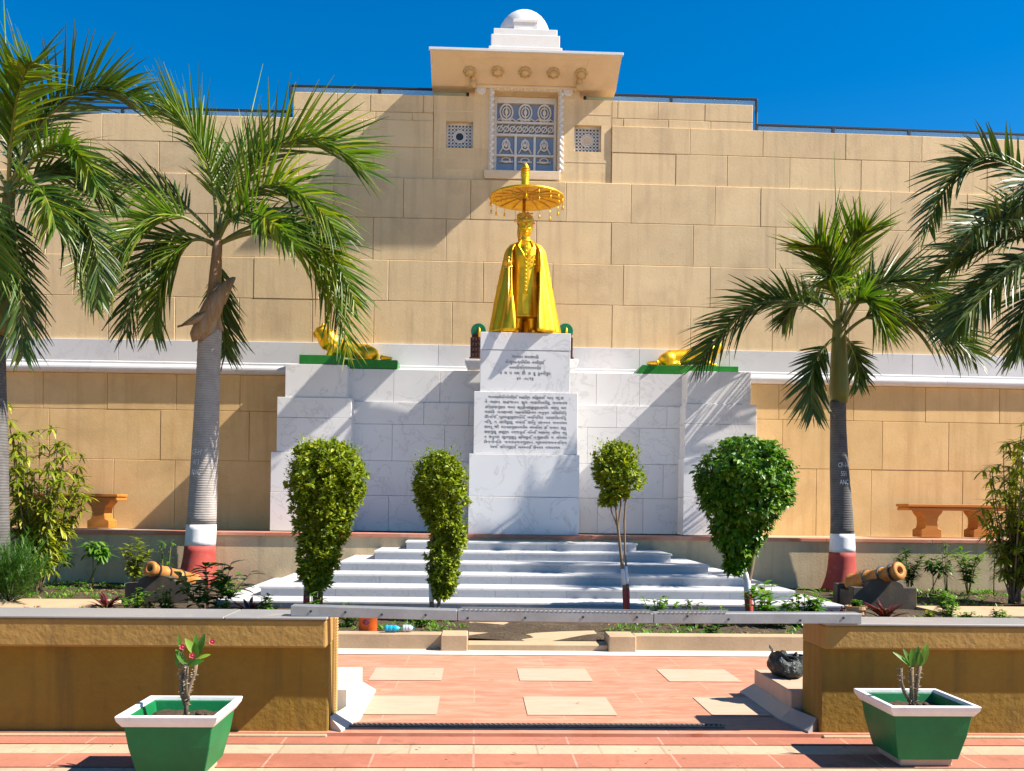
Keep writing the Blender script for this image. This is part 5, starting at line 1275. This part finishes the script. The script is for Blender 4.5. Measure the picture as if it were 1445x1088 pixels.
GP('leafy_plant', 'bright upright leafy plant nearest the right shrub', 1366, 845, 12.9, 'bushy', 80, M_leaf_grn, 12, SG)
GP('leafy_plant', 'slender dark plant half hidden by the right shrub', 1402, 848, 12.9, 'thin', 66, M_leaf_con, 13, SG)
RG = 'burgundy cordylines in the garden beds'
GP('cordyline', 'burgundy cordyline beside the left end of the steps', 352, 866, 9.9, 'blades', 30, M_leaf_red, 14, RG)
GP('cordyline', 'low wide dark cordyline left of the left cannon cradle', 150, 866, 10.4, 'blades', 26, M_leaf_red, 15, RG)
GP('cordyline', 'small burgundy cordyline at the end of the steel beam, left of the broad bush', 400, 864, 9.7, 'blades', 13, M_leaf_red, 16, RG)
GP('cordyline', 'glossy dark red cordyline in front of the right cannon cradle', 1250, 872, 9.9, 'blades', 34, M_leaf_red, 17, RG)
GP('cordyline', 'small brownish cordyline beside the terracotta pot', 1186, 868, 9.9, 'blades', 22, M_leaf_red, 18, RG)
GP('cordyline', 'flat dark burgundy leaves on the pale path at the far left', 45, 868, 10.2, 'blades', 10, M_leaf_red, 20, RG)
HG = 'green herbs in the garden beds'
hl = [(318, 848, 11.2, 34, 'leafy green clump at the foot of the left palm', M_leaf_grn), (296, 866, 10.2, 66, 'tall spiny plant with dark leaves in front of the left palm base', M_leaf_con),
      (190, 868, 10.3, 26, 'light green herb before the left corner of the left cannon cradle', M_leaf_grn), (236, 868, 10.2, 28, 'bright green herb before the middle of the left cannon cradle', M_leaf_grn), (210, 869, 10.1, 16, 'small yellowish herb between two herbs before the left cannon', M_leaf_yel),
      (318, 869, 9.9, 20, 'green herb just left of the burgundy cordyline by the steps', M_leaf_grn), (378, 868, 9.8, 26, 'upright green herb right of the burgundy cordyline by the steps', M_leaf_grn),
      (440, 878, 9.5, 30, 'dark herb around the foot of the broad clipped bush', M_leaf_con), (496, 885, 9.2, 26, 'dark green herb beside the orange bucket', M_leaf_con), (595, 888, 9.1, 22, 'small fresh herb beside the plastic bottle', M_leaf_grn),
      (930, 876, 9.5, 28, 'spiky green clump right of the slender standard tree', M_leaf_grn), (985, 876, 9.4, 24, 'low green clump midway from standard tree to ficus', M_leaf_con), (1020, 876, 9.3, 18, 'small green herb left of the ficus trunk', M_leaf_grn),
      (1076, 876, 9.4, 42, 'upright green herb right of the ficus trunk', M_leaf_grn), (1100, 876, 9.3, 22, 'low spreading green herb two plants right of the ficus trunk', M_leaf_con), (1122, 874, 9.5, 28, 'thin green herb before the lowest step, shorter of two', M_leaf_grn), (1139, 874, 9.5, 36, 'thin green herb before the lowest step, taller of two', M_leaf_grn),
      (1335, 876, 9.9, 34, 'broad-leaved green herb on the pale path right of the right cannon', M_leaf_grn), (1310, 876, 9.8, 16, 'low yellow-green herb at the right corner of the right cannon cradle', M_leaf_yel), (1365, 876, 9.8, 14, 'tiny herb on the pale path nearest the broad-leaved herb', M_leaf_grn), (1414, 876, 9.7, 20, 'small bright herb on the pale path by the right edge', M_leaf_grn), (1005, 892, 8.6, 12, 'creeping herb just behind the right garden kerb', M_leaf_con)]
for k, (px, py, Y, h, lab, m_) in enumerate(hl): GP('garden_herb', lab, px, py, Y, 'herb', h*(1.55 if 900 < px < 1150 and py < 880 else 1.25), m_, 30 + k, HG)
rf = random.Random(4)
def petals(lab, spots, Y, par_label=None): pass

# ================================================================== SMALL THINGS
# orange bucket
c = at(519, 893, 8.42); c.z = .10
bk = thing('orange_bucket', 'worn orange bucket with a dark printed emblem standing behind the left garden kerb', 'bucket', c)
bb = MB(); prof = [(.078, .0), (.082, .01), (.086, .16), (.092, .165), (.092, .178), (.084, .178), (.078, .02), (.01, .02)]
bb.lathe(c.x, c.y, [(r_, c.z + z) for r_, z in prof], 24); bb.build('bucket_body', mat('orange_plastic', (.66,.13,.02), (.56,.10,.015), 8, .5, .2, 30, stain=(.5,.25,.12), sscale=9, slo=.55, shi=.75), bk, c, smooth=True)
em = MB()
def on_b(a, z): r_ = .0835 + .028*(z/.17)*.16 + .0035; return Vector((c.x + r_*math.sin(a), c.y - r_*math.cos(a), c.z + z))
em.tube([on_b(-.1 + .30*math.cos(q), .125 + .022*math.sin(q)) for q in [2*math.pi*k/20 for k in range(21)]], .003, 5)
for s_ in (-1, 1): em.tube([on_b(-.1 + .18*math.cos(q) + .05*s_, .125 + s_*.008 + .009*math.sin(q)) for q in [math.pi*k/8 for k in range(9)]], .003, 5)
em.build('printed_emblem', plain('violet_ink', (.09,.03,.10), .6), bk, c)
# dry log behind the bucket
# plastic bottles lying on the kerb
def bottle(px0, px1, py, Y, m1, label, z=.152):
    a, d = at(px0, py, Y), at(px1, py, Y); r_ = .032; ym = Y + .05; L_ = d.x - a.x
    t = thing('plastic_bottle', label, 'bottle', (a.x, ym, z), 'plastic bottles on the kerb'); b = MB()
    pr = [(0, .3), (.02, .85), (.08, 1), (.2, 1), (.22, .92), (.25, 1), (.45, 1), (.47, .92), (.5, 1), (.68, .98), (.82, .6), (.90, .38), (.92, .36)]
    b.loft([[Vector((a.x + L_*u, ym + r_*q*math.cos(2*math.pi*i/16), z + r_ + r_*q*math.sin(2*math.pi*i/16))) for i in range(16)] for u, q in pr])
    b.build('bottle_body', m1, t, t.location, smooth=True)
    cpm = MB(); cpm.loft([[Vector((a.x + L_*u, ym + r_*.42*math.cos(2*math.pi*i/12), z + r_ + r_*.42*math.sin(2*math.pi*i/12))) for i in range(12)] for u in (.905, 1.0)]); cpm.build('bottle_cap', plain('cap_plastic_' + str(px0), (.03,.25,.12) if px0 < 560 else (.10,.20,.42), .4), t, t.location)
mb1, t_, p_, _, _ = nodes('blue_plastic'); p_.inputs['Base Color'].default_value = (.02,.40,.62,1); p_.inputs['Roughness'].default_value = .25; p_.inputs['Transmission Weight'].default_value = .25
mb2, t_, p_, _, _ = nodes('clear_plastic'); p_.inputs['Base Color'].default_value = (.62,.70,.78,1); p_.inputs['Roughness'].default_value = .2; p_.inputs['Transmission Weight'].default_value = .4
bottle(542, 566, 888, YK + .03, mb1, 'crumpled turquoise plastic bottle lying on the left garden kerb')
bottle(567, 584, 888, YK + .06, mb2, 'clear plastic bottle lying beside the turquoise bottle on the kerb')
# terracotta pot in the right bed
c = at(1208, 872, 9.9); c.z = .09
tp = thing('terracotta_pot', 'pale terracotta flowerpot holding a small green plant behind the right parapet', 'flowerpot', c)
b = MB(); b.lathe(c.x, c.y, [(.085, c.z - .02), (.098, c.z + .11), (.112, c.z + .115), (.114, c.z + .15), (.10, c.z + .15), (.095, c.z + .12), (.01, c.z + .12)], 22); b.build('pot_body', M_terra, tp, c, smooth=False)
GP('potted_herb', 'round-leaved green herb growing in the terracotta flowerpot', 1208, 872, 9.9, 'herb', 12, M_leaf_grn, 71, None, z=.21)
# dark sack on the right gate kerb
c = Vector((XR + .085, 6.02, .187))
sk = thing('dark_sack', 'crumpled dark plastic sack with a pot rim on the right gate kerb', 'sack', c)
b = MB(); rings = []
for k in range(12):
    u = k/11; z = .005 + .135*u; row = []
    for i in range(26):
        a = 2*math.pi*i/26; r_ = .80*(.085 + .045*math.sin(math.pi*min(1, u*1.1 + .15)))*(1 + .20*mnoise.noise(Vector((math.cos(a)*2.2, math.sin(a)*2.2, u*4))) + .06*math.sin(a*9 + u*5))
        xx = math.cos(a)*r_*1.0 - .055*u*max(0, -math.cos(a)); row.append(c + Vector((xx, math.sin(a)*r_*1.25, z + (.05*max(0, -math.cos(a))**2 + .02*math.sin(a*5))*u)))
    rings.append(row)
rings += [[c + (p - c)*.86 + Vector((0, 0, .01)) for p in rings[-1]], [Vector((c.x + (p.x - c.x)*.7, c.y + (p.y - c.y)*.7, c.z + .09)) for p in rings[-1]]]
b.loft(rings); b.build('sack_body', mat('black_plastic', (.012,.022,.024), (.02,.03,.028), 12, .38, .9, 30, stain=(.05,.06,.03), sscale=8, slo=.6, shi=.7, bdist=.02), sk, c, smooth=True)
b = MB(); b.lathe(c.x + .05, c.y, [(.045, c.z + .05), (.062, c.z + .128), (.068, c.z + .131), (.068, c.z + .140), (.058, c.z + .140), (.04, c.z + .06)], 22); b.build('pot_rim', plain('blue_black_plastic', (.03,.05,.07), .35), sk, c, smooth=False)

# weeds and fallen leaves that nobody could count
rw_ = random.Random(11); wb = MB(); fl_ = MB()
def soil_z(x, y): return .075 + .05*mnoise.noise(Vector((x*2.1, y*2.1, 0))) + .025*mnoise.noise(Vector((x*7, y*7, 3)))
def on_path(x, y): return (X(655, 890, 8.6) < x < X(862, 890, 8.6)) or (y > 9.9 and abs(x - XC) < 4.4) or y > 13.65 or (10.1 < y < 11.25 and (x < -4.4 or x > 5.1))
for k in range(2600):
    x, y = rw_.uniform(-7.5, 8.5), rw_.choice((rw_.uniform(8.4, 10.4), rw_.uniform(11.3, 13.6)))
    if on_path(x, y): continue
    z = soil_z(x, y)
    if mnoise.noise(Vector((x*.9, y*.9, 7))) > -.22:
        for q in range(rw_.randint(5, 10)):
            a = rw_.uniform(0, 6.28); leaf(wb, (x + .03*math.cos(a), y + .03*math.sin(a), z), (math.cos(a), math.sin(a), rw_.uniform(.3, 2.0)), rw_.uniform(.03, .085), rw_.uniform(.012, .028), seg=2)
    else:
        for q in range(5):
            a = rw_.uniform(0, 6.28); leaf(fl_, (x + rw_.uniform(-.1, .1), y + rw_.uniform(-.1, .1), z + .008), (math.cos(a), math.sin(a), .1), rw_.uniform(.03, .06), rw_.uniform(.015, .03), seg=2)
for k in range(70):
    x, y = rw_.uniform(-3.2, 3.6), rw_.choice((rw_.uniform(5.3, 8.0), rw_.uniform(4.2, 5.1)))
    a = rw_.uniform(0, 6.28); leaf(fl_, (x, y, .022 if y > 5.2 else .0), (math.cos(a), math.sin(a), .15), rw_.uniform(.012, .03), rw_.uniform(.006, .014), seg=2)
wb.build('garden_weeds', M_leaf_grn, None, (0, 9, 0), kind='stuff'); fl_.build('leaf_litter', leafmat('dry_leaf', (.16,.09,.03), (.26,.16,.06), (.34,.24,.10), .1, .8), None, (0, 9, 0), kind='stuff')
